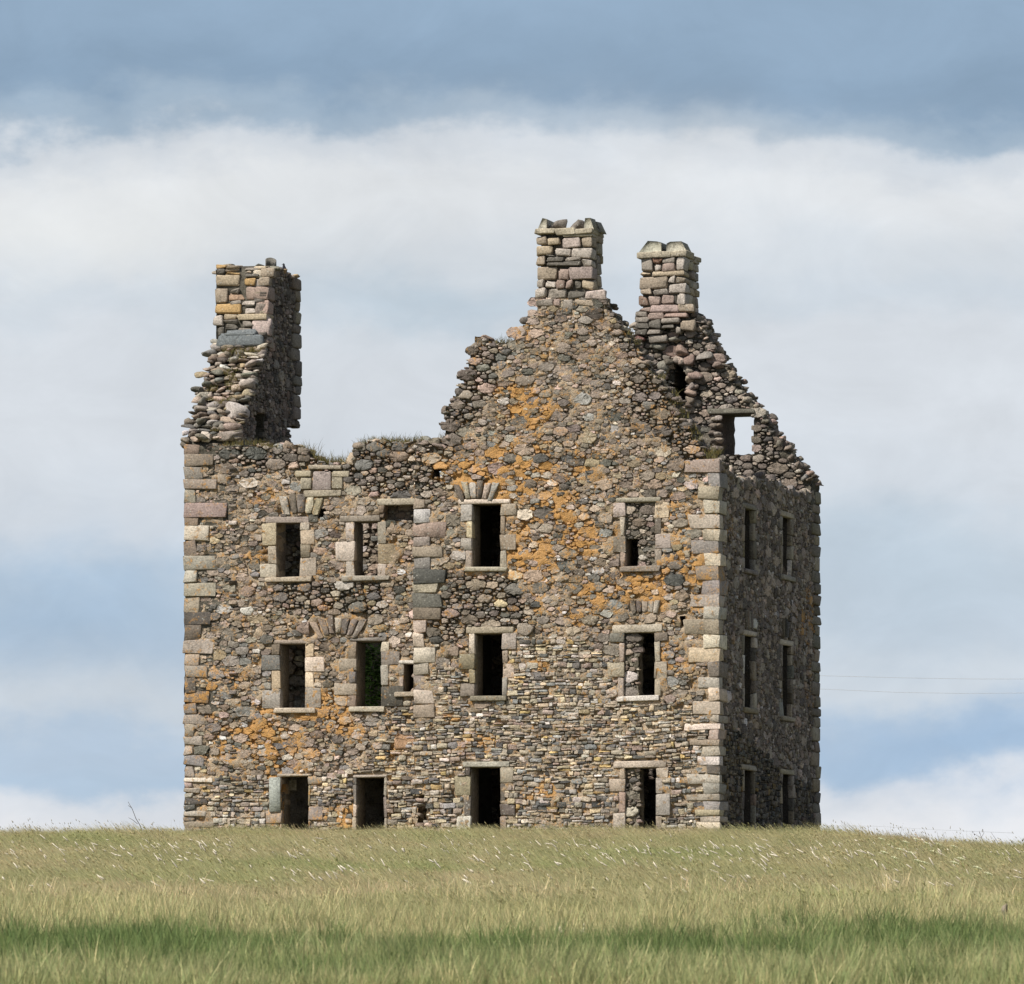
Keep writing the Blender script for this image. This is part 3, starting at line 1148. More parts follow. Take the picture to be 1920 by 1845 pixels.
# ---- fill the wall faces
specials1 = []
def sp(face, x, y, w_, c):
    u, z = face.px(x, y)
    return (u, z, w_ / 71. / 2, c)
specials1 = [sp(F1, 1076, 803, 26, (.25, .2, .18)), sp(F1, 1152, 1133, 30, (.3, .3, .28)), sp(F1, 1122, 1070, 22, (.5, .47, .44)),
             sp(F1, 1020, 928, 30, (.5, .44, .38)), sp(F1, 1264, 1088, 40, (.13, .13, .12)), sp(F1, 1010, 1102, 38, (.2, .18, .15)),
             sp(F1, 967, 1105, 42, (.24, .22, .19)), sp(F1, 1075, 1102, 32, (.2, .18, .15)), sp(F1, 1018, 962, 38, (.17, .15, .13)),
             sp(F1, 1055, 652, 34, (.33, .27, .22)), sp(F1, 1300, 906, 36, (.45, .38, .35)), sp(F1, 1276, 980, 30, (.34, .29, .23)),
             sp(F1, 1068, 1338, 26, (.5, .47, .42)), sp(F1, 1150, 803, 24, (.48, .45, .43)), sp(F1, 1105, 782, 24, (.5, .48, .44)),
             sp(F1, 1252, 1228, 28, (.33, .31, .29)), sp(F1, 1257, 1278, 32, (.32, .31, .29)), sp(F1, 842, 1000, 30, (.28, .26, .21)),
             sp(F1, 845, 1150, 34, (.38, .29, .25)), sp(F1, 1050, 990, 26, (.2, .18, .16)), sp(F1, 884, 1000, 24, (.3, .27, .25)),
             sp(F1, 1134, 1000, 28, (.34, .33, .30)), sp(F1, 1300, 1000, 34, (.3, .27, .22)), sp(F1, 905, 690, 26, (.25, .24, .2)),
             sp(F1, 1200, 745, 30, (.25, .21, .19)), sp(F1, 1215, 760, 28, (.2, .19, .17)), sp(F1, 1227, 742, 26, (.26, .22, .2))]
specials2 = [sp(F2, 752, 1072, 18, (.7, .68, .66)), sp(F2, 603, 1034, 26, (.42, .31, .24)), sp(F2, 640, 1036, 36, (.42, .32, .23)),
             sp(F2, 422, 1142, 34, (.5, .48, .45)), sp(F2, 576, 1178, 40, (.38, .29, .24)), sp(F2, 606, 1140, 18, (.42, .3, .25)),
             sp(F2, 418, 1384, 13, (.75, .74, .72)), sp(F2, 490, 1400, 13, (.75, .73, .7)), sp(F2, 400, 1364, 30, (.23, .2, .18)),
             sp(F2, 523, 1396, 24, (.19, .17, .16)), sp(F2, 455, 1220, 26, (.36, .32, .28)), sp(F2, 480, 850, 44, (.15, .15, .135)),
             sp(F2, 430, 850, 40, (.14, .137, .122)), sp(F2, 682, 872, 38, (.2, .195, .18)), sp(F2, 820, 872, 44, (.14, .137, .125)),
             sp(F2, 750, 838, 30, (.16, .15, .135)), sp(F2, 702, 838, 34, (.18, .17, .15)), sp(F2, 636, 1245, 38, (.4, .33, .26)),
             sp(F2, 648, 1310, 46, (.38, .31, .24)), sp(F2, 500, 1242, 36, (.3, .27, .24)), sp(F2, 502, 1288, 36, (.28, .26, .22)),
             sp(F2, 640, 940, 42, (.27, .23, .19)), sp(F2, 600, 1000, 30, (.33, .31, .28)), sp(F2, 766, 1390, 32, (.5, .32, .2)),
             sp(F2, 510, 1500, 30, (.33, .36, .35))]
EXflue = []
pack(F1, 'F1', O1, EX1, wing_wall, PAL, fine1, dry1, seed=5, specials=specials1)
pack(F2, 'F2', O2, EX2, range_wall, PAL, fine2, dry2, seed=6, specials=specials2)
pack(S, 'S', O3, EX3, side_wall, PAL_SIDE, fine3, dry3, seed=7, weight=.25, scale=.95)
n0 = len(STONES)
pack(G2, 'G2', O4, EX4, gable_wall, PAL_DARK, None, dry4, seed=8, hmul=1.4)
kept = []
for st in STONES[n0:]:
    if not inpoly(flue, *st['c']):
        kept.append(st)
STONES[n0:] = kept
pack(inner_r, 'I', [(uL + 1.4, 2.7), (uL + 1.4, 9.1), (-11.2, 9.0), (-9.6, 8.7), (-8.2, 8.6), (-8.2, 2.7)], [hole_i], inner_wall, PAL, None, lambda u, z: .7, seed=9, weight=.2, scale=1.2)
pack(inner_w, 'I', [(-7.8, .2), (-7.8, 8.9), (-1.2, 8.9), (-1.2, .2)], [], added_partition, PAL_DARK, None, lambda u, z: .5, seed=10, weight=.01, scale=1.5)

pack(rb, 'I', [(r_[0], r_[1]) for r_ in [(REC[1][0], REC[1][1]), (REC[1][0], REC[1][3]), (REC[1][2], REC[1][3]), (REC[1][2], REC[1][1])]], [], inner_wall, PAL_DARK, None, lambda u, z: .6, seed=77, weight=.01)
# masonry infill inside three wing openings
inf = Face(B * .09, -A, -B)
for q, full in (((1172, 942, 1230, 1064), True), ((1168, 1186, 1197, 1308), False), ((1170, 1440, 1200, 1560), False)):
    r = inf.rect(*q)
    P = [(r[0], r[1]), (r[0], r[3]), (r[2], r[3]), (r[2], r[1])]
    ex = []
    if full:
        hr = inf.rect(1172, 1012, 1195, 1064)
        ex = [hr]
    w_ = core(inf, 'I', P, ex, .5, .06, 'window_infill', (.25, .22, .17), None)
    pack(inf, 'I', P, ex, w_, PAL + [((.4, .36, .28), 3)], None, lambda u, z: .8, seed=60 + int(q[1]) % 7, scale=.85)

# flue: dark hollow behind the missing stones
a = Acc()
uc, zc = G2.px(1270, 725)
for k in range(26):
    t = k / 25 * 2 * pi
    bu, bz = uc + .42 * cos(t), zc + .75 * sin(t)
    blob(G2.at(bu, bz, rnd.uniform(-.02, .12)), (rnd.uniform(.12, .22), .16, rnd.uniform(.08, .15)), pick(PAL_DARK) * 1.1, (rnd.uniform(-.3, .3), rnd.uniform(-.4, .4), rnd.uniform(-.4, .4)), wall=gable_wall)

# splayed reveal of the gable opening
a = Acc()
u0, z0, u1, z1 = win4
us_, _ = Face(B * 12.72, -A, -B).px(1378, 800)
pts = []
for zz in np.linspace(z0 - .1, z1 + .1, 12):
    jn = rnd.uniform(-.02, .02)
    pts.append((G2.at(u0 - .2, zz, 0), G2.at(u0 + jn, zz, -.02), G2.at(us_ + jn, zz, -1.19), G2.at(u0 - .2, zz, -1.19)))
v = np.array(pts).reshape(-1, 3)
li, lt = [], []
for i in range(11):
    for k in range(4):
        li += [i * 4 + k, i * 4 + (k + 1) % 4, (i + 1) * 4 + (k + 1) % 4, (i + 1) * 4 + k]
        lt.append(4)
a.add(v, li, lt, (.17, .13, .11, 0))
rev = a.build('window_reveal', M_MORTAR, castle)
one_block('lintel', castle, G2, u0 - .25, z1 - .03, u1 + .12, z1 + .12, -1.25, .1, bev=.03, jit=.02, col=(.16, .15, .12))
for xx in (1344, 1352):
    for k in range(5):
        uu_, zz_ = G2.px(xx + rnd.uniform(-4, 4), 785 + k * 14)
        blob(G2.at(uu_ - .1, zz_, .02), (.16, .15, .09), pick(PAL_DARK), wall=gable_wall)


# ---- loose stone along broken wall heads
def heads(face, pts, thick, wall, pal, step=.2, sz=(.11, .22), dz=-.03, n1=.0, grow=1.0):
    P = face.poly(pts)
    for (ua, za), (ub, zb) in zip(P[:-1], P[1:]):
        L = math.hypot(ub - ua, zb - za)
        m = max(1, int(L / step))
        for i in range(m):
            t = (i + rnd.random()) / m
            u, z = ua + (ub - ua) * t, za + (zb - za) * t
            n = n1
            while n > -thick:
                s = rnd.uniform(*sz) * grow
                blob(face.at(u + rnd.uniform(-.08, .08), z + dz + rnd.uniform(-.07, .05), n - s * .7 + rnd.uniform(-.05, .03)),
                     (s * rnd.uniform(.8, 1.25), s * rnd.uniform(.8, 1.2), s * rnd.choice([rnd.uniform(.25, .45), rnd.uniform(.45, .85)])), pick(pal),
                     (rnd.uniform(-.35, .35), rnd.uniform(-.3, .3), rnd.uniform(-1.2, 1.2)), wall=wall)
                n -= s * 1.7


heads(F1, [(777, 834), (800, 828), (834, 826)], .9, wing_wall, PAL_DARK, sz=(.14, .26))
heads(F1, o1[3:18], .9, wing_wall, PAL_DARK, step=.17, sz=(.1, .2))
heads(F1, o1[18:22], .9, wing_wall, PAL_DARK, step=.17, sz=(.1, .2))
heads(F1, o1[23:39], .9, wing_wall, PAL_DARK, step=.16, sz=(.09, .17))
heads(F2, o2[1:18], .9, range_wall, PAL, step=.24, sz=(.12, .24))
heads(S, o3[1:15], .9, side_wall, PAL_DARK, step=.24, sz=(.12, .24))
heads(G2, o4[2:5], 1.2, gable_wall, PAL_DARK, step=.2, sz=(.1, .2))
heads(G2, o4[6:26], 1.2, gable_wall, PAL_DARK, step=.15, sz=(.1, .19))
# a row of stones set on edge under the side wall head
for k in range(34):
    t = .6 + k * .34 + rnd.uniform(-.12, .12)
    zt = S.px(1348 + k * 3.9, 0)[1]
    x_ = 960 + F * (5.38 + .242 * t) / (208 + .97 * t)
    yt = np.interp(x_, [p[0] for p in o3[1:16]], [p[1] for p in o3[1:16]])
    _, zt = S.px(x_, yt + 6)
    blob(S.at(t, zt + rnd.uniform(-.12, .06), -.04), (rnd.uniform(.07, .16), .1, rnd.uniform(.08, .2)), pick(PAL_DARK), (rnd.uniform(-.3, .3), rnd.uniform(-.3, .3), rnd.uniform(-.3, .3)), wall=side_wall, frame=np.stack([B, A, Z]))
# tumbled rubble heaped inside the side wall, seen over its head
for k in range(150):
    t, s_ = rnd.uniform(3.5, 12.3), rnd.uniform(.3, 1.9)
    x_ = 960 + F * (5.38 - .97 * s_ + .242 * t) / (208 + .97 * t + .242 * s_)
    zt = np.interp(t, [3.5, 12.3], [9.15, 9.35]) + rnd.uniform(-.2, .12)
    p = B * t + A * s_ + Z * zt
    blob(p, (rnd.uniform(.13, .28), rnd.uniform(.13, .25), rnd.uniform(.08, .17)), pick(PAL + [((.36, .27, .23), 3)]),
         (rnd.uniform(-.3, .3), rnd.uniform(-.3, .3), rnd.uniform(-1, 1)), wall=side_wall)

# ---- raking head of the left gable: courses of stones climbing to the stack
for t in np.arange(.1, stack_t + .1, .115):
    f = t / stack_t
    zt = zA + (zB - zA) * f ** .93
    s_ = -.05
    while s_ < TLG:
        sz_ = rnd.uniform(.09, .2)
        p = LG.at(t + rnd.uniform(-.05, .05), zt + rnd.uniform(-.07, .03), -s_ - sz_ * .6)
        blob(p, (sz_ * rnd.uniform(.9, 1.4), sz_, sz_ * rnd.choice([rnd.uniform(.25, .5), rnd.uniform(.5, .8)])), pick(PAL + [((.36, .33, .28), 3)]),
             (rnd.uniform(-.3, .3), rnd.uniform(-.25, .25), rnd.uniform(-1, 1)), wall=gable_l)
        s_ += sz_ * 1.8


def rakestone(x0, y0, x1, y1, col, thick=.3, boxy=.7, out=0.0):
    # nearest point of the sloping head for this row
    best = None
    for t in np.arange(0, stack_t, .05):
        zt = zA + (zB - zA) * (t / stack_t) ** .93
        fc = Face(B * (E + t), -A, -B)
        u, z = fc.px((x0 + x1) / 2, (y0 + y1) / 2)
        d = abs(z - zt)
        if best is None or d < best[0]:
            best = (d, t, fc, u, z)
    _, t, fc, u, z = best
    w_, h_ = (x1 - x0) / 71 / 2, (y1 - y0) / 71 / 2
    blob(fc.at(u, z, .08 + out), (w_, thick, h_), col, (rnd.uniform(-.1, .1), rnd.uniform(-.1, .1), rnd.uniform(-.15, .15)), wall=gable_l,
         boxy=boxy, w_=3)


for r in [(419, 749, 471, 789, (.55, .49, .45)), (422, 789, 463, 809, (.36, .28, .24)), (402, 806, 460, 828, (.32, .27, .23)),
          (450, 709, 482, 731, (.48, .41, .36)), (454, 674, 490, 693, (.45, .37, .32)), (454, 696, 486, 708, (.22, .22, .17)),
          (368, 814, 398, 829, (.27, .24, .19)), (371, 743, 388, 768, (.25, .23, .19)), (400, 708, 422, 722, (.25, .25, .22)),
          (384, 715, 398, 728, (.18, .18, .15)), (429, 672, 450, 684, (.3, .27, .22)), (372, 782, 388, 798, (.17, .16, .13)),
          (375, 725, 384, 745, (.16, .15, .13)), (396, 692, 424, 706, (.22, .21, .17))]:
    rakestone(*r)

# ------------------------------------------------------------------ chimney stacks
def stack(name, fx, fy, scale, rows, plane_t, depth, core_rect, z_bot, sideblocks, sidex, skew=0.0, base_E=0.0, coreout=.03, prot=.12,
          core_u=None):
    fc = Face(B * plane_t, -A, -B)
    a = Acc()
    u0, z0, u1, z1 = fc.rect(*core_rect)
    nd = -depth
    block(a, fc, u0 + .08, z0, u1 - .06, z1, nd + .04, -.1, .03, .02, (.13, .115, .095))
    ch = a.build(name, M_MORTAR, castle)
    for (x0, y0, x1, y1, c) in rows:
        xa, ya = fx + x0 / scale, fy + y0 / scale
        xb, yb = fx + x1 / scale, fy + y1 / scale
        r = fc.rect(xa, ya, xb, yb)
        edge = abs(xb - sidex) < 2.5
        dd = rnd.uniform(.45, .7) if edge else rnd.uniform(.2, .28)
        rough = (r[3] - r[1]) * .12
        ac = Acc()
        block(ac, fc, r[0] + .006, r[1] + .006, r[2] - (.006 if not edge else -.0), r[3] - .006, -dd, rnd.uniform(.0, .05),
              bev=min(.035, rough + .008), jit=.018, col=np.array(c) * rnd.uniform(.93, 1.05) * (1.03, .965, .99), li_=.0)
        ac.build('chimney_stone', M_DRESSED, ch)
    # shaded return face
    sf = Face(B * plane_t + (-A) * u1, B, -A)
    z = z0
    i = 0
    while z < z1 - .06:
        h = rnd.uniform(.2, .34)
        h = min(h, z1 - z)
        u = rnd.choice([.5, .7]) if sideblocks else 0
        first = True
        while u < depth:
            wd = rnd.uniform(.3, .6)
            wd = min(wd, depth - u)
            if depth - u - wd < .15:
                wd = depth - u
            ac = Acc()
            block(ac, sf, u + .006, z + .006, u + wd - .006, z + h - .008, -.35, rnd.uniform(-.03, .03), bev=.025, jit=.012,
                  col=pick(PAL_DRESS) * .85)
            ac.build('chimney_stone', M_DRESSED, ch)
            u += wd
        z += h
        i += 1
    return ch, fc, (u0, z0, u1, z1)


T_, Y_, P_, L_, G_, D_, O_, PW = (.36, .315, .235), (.46, .40, .28), (.39, .32, .265), (.50, .47, .40), (.31, .29, .24), (.15, .145, .12), (.42, .30, .14), (.52, .46, .40)
rowsA = [(675, 190, 742, 252, T_), (752, 200, 830, 250, Y_), (843, 195, 970, 268, PW), (980, 192, 1050, 262, T_),
         (668, 258, 778, 320, Y_), (798, 272, 905, 328, L_), (912, 270, 1050, 345, L_), (740, 322, 795, 333, D_),
         (670, 325, 735, 395, T_), (745, 335, 860, 362, D_), (865, 332, 975, 360, G_), (745, 366, 975, 395, D_), (985, 348, 1050, 398, L_),
         (675, 400, 808, 485, T_), (818, 410, 887, 482, P_), (895, 402, 1050, 480, (.36, .31, .27)),
         (672, 490, 722, 540, G_), (732, 495, 800, 545, L_), (805, 490, 868, 548, (.25, .2, .16)), (873, 488, 922, 548, P_), (926, 488, 974, 550, D_), (978, 485, 1055, 555, Y_),
         (662, 545, 738, 612, L_), (745, 550, 875, 612, G_), (880, 560, 1000, 615, D_), (1003, 558, 1142, 618, PW),
         (672, 618, 785, 668, G_), (790, 618, 840, 668, P_), (845, 618, 925, 690, G_), (930, 620, 1055, 660, T_)]
chA, fA, rA = stack('chimney', 820, 390, 3.617, rowsA, -.02, 1.18, (1006, 436, 1110, 585), 0, True, 820 + 1050 / 3.617)
rowsB = [(243, 182, 328, 272, G_), (332, 185, 385, 222, (.3, .19, .13)), (345, 226, 385, 272, L_), (389, 184, 474, 222, G_), (392, 225, 474, 272, P_),
         (480, 180, 537, 268, L_), (245, 276, 312, 304, Y_), (320, 275, 537, 308, Y_), (238, 311, 425, 385, T_), (430, 314, 475, 350, L_),
         (480, 311, 540, 348, T_), (432, 352, 540, 415, L_), (243, 389, 320, 428, T_), (328, 392, 427, 426, G_), (238, 432, 294, 502, (.31, .235, .18)),
         (296, 432, 380, 502, P_), (384, 432, 466, 490, P_), (488, 417, 540, 490, L_), (470, 432, 486, 488, D_), (246, 506, 312, 536, P_), (316, 492, 490, 540, (.42, .345, .30)),
         (492, 490, 600, 536, T_),
         (212, 540, 292, 570, G_), (300, 542, 398, 588, P_), (402, 545, 548, 575, (.36, .28, .23)), (208, 572, 300, 610, G_), (380, 580, 505, 618, G_), (302, 592, 378, 650, D_),
         (512, 588, 600, 660, T_), (215, 615, 298, 650, D_), (215, 655, 290, 690, D_), (296, 655, 380, 680, G_), (384, 622, 470, 650, D_),
         (476, 640, 510, 680, G_), (215, 695, 272, 722, (.25, .15, .13)), (212, 726, 275, 800, (.40, .31, .28)), (300, 745, 420, 790, G_),
         (300, 690, 420, 740, G_), (430, 705, 520, 738, G_), (482, 756, 572, 830, (.40, .29, .235)), (522, 815, 605, 890, (.25, .18, .15)),
         (560, 922, 672, 988, (.32, .235, .2)), (610, 800, 750, 862, (.28, .25, .22)), (366, 845, 448, 925, G_), (352, 922, 428, 955, (.36, .36, .36)),
         (722, 865, 805, 918, (.26, .2, .17))]
chB, fB, rB = stack('chimney', 1130, 430, 3.481, [r for r in rowsB if r[1] < 700 and r[0] < 620], TG - .25, 1.75, (1198, 480, 1285, 590), 0, True, 1130 + 540 / 3.481)
for r in [r for r in rowsB if not (r[1] < 700 and r[0] < 620)]:
    x0, y0, x1, y1 = [1130 + r[0] / 3.481, 430 + r[1] / 3.481, 1130 + r[2] / 3.481, 430 + r[3] / 3.481]
    ua, za, ub, zb = G2.rect(x0, y0, x1, y1)
    blob(G2.at((ua + ub) / 2, (za + zb) / 2, .08), ((ub - ua) / 2, .2, (zb - za) / 2), r[4], wall=gable_wall, w_=3, boxy=.6)
rowsC = [(295, 122, 360, 150, O_), (365, 128, 445, 148, T_), (295, 152, 345, 186, D_), (350, 150, 445, 166, T_), (352, 168, 445, 188, O_), (290, 192, 442, 262, Y_),
         (480, 140, 565, 156, G_), (480, 158, 520, 172, T_), (524, 160, 566, 178, L_), (480, 180, 566, 204, D_), (568, 145, 668, 208, T_),
         (478, 210, 550, 262, O_), (553, 208, 642, 262, T_), (283, 275, 372, 370, T_), (390, 278, 440, 306, G_), (375, 310, 468, 352, (.38, .28, .19)), (385, 355, 455, 372, G_),
         (478, 265, 625, 350, (.38, .31, .25)), (286, 376, 452, 440, O_), (460, 358, 548, 380, L_), (480, 384, 548, 398, D_), (482, 402, 546, 436, L_),
         (552, 355, 625, 438, (.42, .33, .27)), (345, 446, 425, 475, Y_), (434, 442, 622, 475, (.5, .44, .3)), (275, 450, 338, 515, L_),
         (346, 482, 428, 500, G_), (350, 505, 430, 530, D_), (466, 482, 525, 528, G_), (527, 480, 640, 582, (.5, .43, .38)),
         (300, 525, 345, 590, D_), (355, 552, 425, 576, L_), (432, 535, 520, 558, G_), (430, 562, 522, 585, D_), (350, 532, 426, 548, D_)]
chC, fC, rC = stack('chimney', 320, 460, 3.4286, rowsC, E + stack_t - .06, .6, (404, 500, 500, 650), 0, False, 320 + 630 / 3.4286)
one_block('chimney_stone', chC, fC, *fC.rect(409, 627, 496, 650), -.3, .22, bev=.07, jit=.03, col=(.17, .185, .19))
one_block('chimney_stone', chC, fC, *fC.rect(424, 620, 482, 632), -.3, .2, bev=.06, jit=.02, col=(.18, .195, .2))

# copings, tilted cap slabs and rubble on the stacks
def coping(ch, fc, x0, y0, x1, y1, depth, over=.1, col=(.47, .41, .31), n=3):
    u0, z0, u1, z1 = fc.rect(x0, y0, x1, y1)
    us = sorted([u0, u1] + [u0 + (u1 - u0) * (k + rnd.uniform(-.15, .15)) / n for k in range(1, n)])
    for a_, b_ in zip(us[:-1], us[1:]):
        one_block('coping_slab', ch, fc, a_ + .005, z0 + rnd.uniform(-.01, .01), b_ - .005, z1 + rnd.uniform(-.01, .02), -depth * .5, over,
                  bev=.02, jit=.012, col=np.array(col) * rnd.uniform(.85, 1.1))
        one_block('coping_slab', ch, fc, a_ + .005, z0, b_ - .005, z1, -depth - over, -depth * .5 - .01, bev=.02, jit=.012, col=np.array(col) * .8)


coping(chA, fA, 1003, 430, 1113, 438, 1.18)
coping(chB, fB, 1195, 474, 1288, 482, 1.75)
coping(chA, fA, 1056, 438, 1111, 443, 1.18, over=.05, n=1)


def capslab(ch, fc, pts, n0, n1, col, lean=0.0):
    P = fc.poly(pts)
    k = len(P)
    v = [fc.at(u, z, n1 - lean * (z - P[0][1])) for u, z in P] + [fc.at(u, z, n0 - lean * (z - P[0][1])) for u, z in P]
    c0 = np.mean([fc.at(u, z, n1 - lean * (z - P[0][1]) + .005) for u, z in P], 0)
    v = np.array(v + [c0]) + RN.normal(0, .006, (2 * k + 1, 3))
    li, lt = [], []
    for i in range(k):
        j = (i + 1) % k
        li += [i, j, k + j, k + i]
        lt.append(4)
        li += [i, j, 2 * k]
        lt.append(3)
    li += list(range(k, 2 * k))
    lt.append(k)
    a = Acc()
    a.add(v, li, lt, tuple(col) + (0,))
    return a.build('cap_slab', M_DRESSED, ch)


capslab(chA, fA, [(1008, 431), (1024, 430), (1024, 411), (1017, 409)], -1.0, .0, (.44, .41, .33), .1)
capslab(chA, fA, [(1095, 429), (1114, 430), (1107, 408), (1097, 409)], -.5, .02, (.42, .39, .31), .1)
capslab(chA, fA, [(1104, 431), (1119, 432), (1108, 410), (1102, 412)], -1.1, -.55, (.40, .37, .3), .1)
for x0, y0, x1, y1 in ((1032, 409, 1064, 432), (1062, 409, 1094, 433), (1024, 420, 1036, 431)):
    ua, za, ub, zb = fA.rect(x0, y0, x1, y1)
    st = blob(fA.at((ua + ub) / 2, (za + zb) / 2, -.35), ((ub - ua) / 2, .22, (zb - za) / 2), (.2, .175, .15), keep=False, boxy=.85)
    stone_obj(st, 'chimney_stone', chA)
capslab(chB, fB, [(1198, 474), (1240, 473), (1240, 454), (1232, 452), (1214, 451)], -.8, .02, (.44, .42, .33), .12)
capslab(chB, fB, [(1250, 471), (1289, 474), (1277, 452), (1256, 453), (1250, 457)], -.8, .02, (.42, .39, .31), .12)
capslab(chB, fB, [(1240, 473), (1256, 473), (1252, 466), (1244, 466)], -1.4, -.3, (.35, .33, .27), .1)

# top of the left stack: rubble, broken pot
for k in range(60):
    s_, t = rnd.uniform(.0, TLG), rnd.uniform(0.1, LG.px(560, 560)[0] - stack_t - .1)
    zt = np.interp(t, [0, 1.5, 4], [LG.px(500, 505)[1], LG.px(520, 503)[1], LG.px(560, 522)[1]])
    blob(LG.at(stack_t + t, zt + rnd.uniform(-.1, .03), -s_), (rnd.uniform(.1, .22), rnd.uniform(.1, .2), rnd.uniform(.05, .1)), pick(PAL_DARK + [((.36, .27, .15), 2)]),
         (rnd.uniform(-.3, .3), rnd.uniform(-.2, .2), rnd.uniform(-1, 1)), wall=gable_l)
for x0, y0, x1, y1, c in ((468, 493, 492, 502, (.16, .16, .14)), (404, 493, 440, 502, (.36, .3, .22)), (500, 497, 526, 506, (.3, .28, .22))):
    ua, za, ub, zb = fC.rect(x0, y0, x1, y1)
    blob(fC.at((ua + ub) / 2, (za + zb) / 2, -.25), ((ub - ua) / 2, .22, (zb - za) / 2), c, wall=gable_l, w_=3)
pf = Face(B * (E + stack_t + .9), -A, -B)
pu, pz = pf.px(508, 502)
a = Acc()
nseg = 18
v, li, lt = [], [], []
for i in range(nseg + 1):
    t = -2.5 + i * 4.3 / nseg
    hgt = .20 + .16 * max(0, math.sin(t * .8 + 2.4)) if t < 1.0 else .22 - .1 * (t - 1)
    for rr_, zz in ((.15, 0), (.15, hgt), (.115, hgt), (.115, 0)):
        v.append(pf.at(pu + rr_ * cos(t + 5.3), pz + zz * .8, rr_ * sin(t + 5.3)))
for i in range(nseg):
    for k in range(4):
        li += [i * 4 + k, (i + 1) * 4 + k, (i + 1) * 4 + (k + 1) % 4, i * 4 + (k + 1) % 4]
        lt.append(4)
li += [0, 1, 2, 3, nseg * 4, nseg * 4 + 1, nseg * 4 + 2, nseg * 4 + 3]
lt += [4, 4]
a.add(np.array(v), li, lt, (.16, .15, .13, 0))
a.build('broken_chimney_pot', M_DRESSED, chC)

# ---- hand the stones over: the 300 that show largest one by one, the rest together
STONES.sort(key=lambda s: -s['w'])
print('stones', len(STONES))
for st in STONES[:290]:
    stone_obj(st, 'stone', st['wall'])
a = Acc()
for st in STONES[290:]:
    a.add(st['v'], st['li'], st['lt'], st['col'])
ro = a.build('rubble_stones', M_STONE, castle)
ro['kind'] = 'stuff'
print('rubble polys', len(ro.data.polygons))

# ------------------------------------------------------------------ the ground
def gz(X, Y):
    X = np.asarray(X, float)
    Y = np.asarray(Y, float)
    D = Y - CAM[1]
    base = np.interp(D, [-400, 0, 60, 95, 120, 150, 180, 203, 212, 228, 250, 300, 500, 6000],
                     [-9, -6.3, -5.5, -4.40, -3.50, -2.42, -1.33, -.48, -.40, -.42, -1.2, -4.5, -14, -60])
    side = np.clip((X - 2.3) / 5.5, 0, 3)
    base = base - .38 * side * side * (3 - 2 * np.clip(side, 0, 1)) / np.maximum(1, side) * np.clip((D - 120) / 70, 0, 1)
    left = np.clip((-14 - X) / 8, 0, 3)
    base = base - .10 * left * np.clip((D - 120) / 70, 0, 1)
    return base + (fbm(X, Y, .35, 2, 2) - .5) * .16 * np.clip(1 - abs(D - 150) / 100, 0, 1)


def ground_sheet():
    xs = np.concatenate([[-5000, -2000, -800, -300, -120, -60], np.arange(-40, 30.1, 1.0), [50, 110, 290, 800, 2000, 5000]])
    ys = np.concatenate([[-1500, -700, -400, -300], np.arange(-260, 100, 1.5), [120, 160, 220, 300, 500, 900, 2000, 5500]])
    Xg, Yg = np.meshgrid(xs, ys, indexing='ij')
    v = np.stack([Xg, Yg, gz(Xg, Yg)], -1)
    idx = np.arange(Xg.size).reshape(Xg.shape)
    q = np.stack([idx[:-1, :-1], idx[1:, :-1], idx[1:, 1:], idx[:-1, 1:]], -1).reshape(-1, 4)
    a = Acc()
    a.add(v.reshape(-1, 3), q.ravel(), np.full(len(q), 4), (.1, .1, .05, 0))
    m, t, bs, out = new_mat('soil_and_thatch')
    g = t.node('ShaderNodeNewGeometry').outputs['Position']
    t.put(bs.inputs['Base Color'], t.ramp(t.noise(g, 1.2, 5, .6), [(0.3, (.05, .07, .025)), (0.7, (.16, .14, .07))]))
    o = a.build('ground', m, smooth=True)
    o['kind'] = 'structure'


ground_sheet()

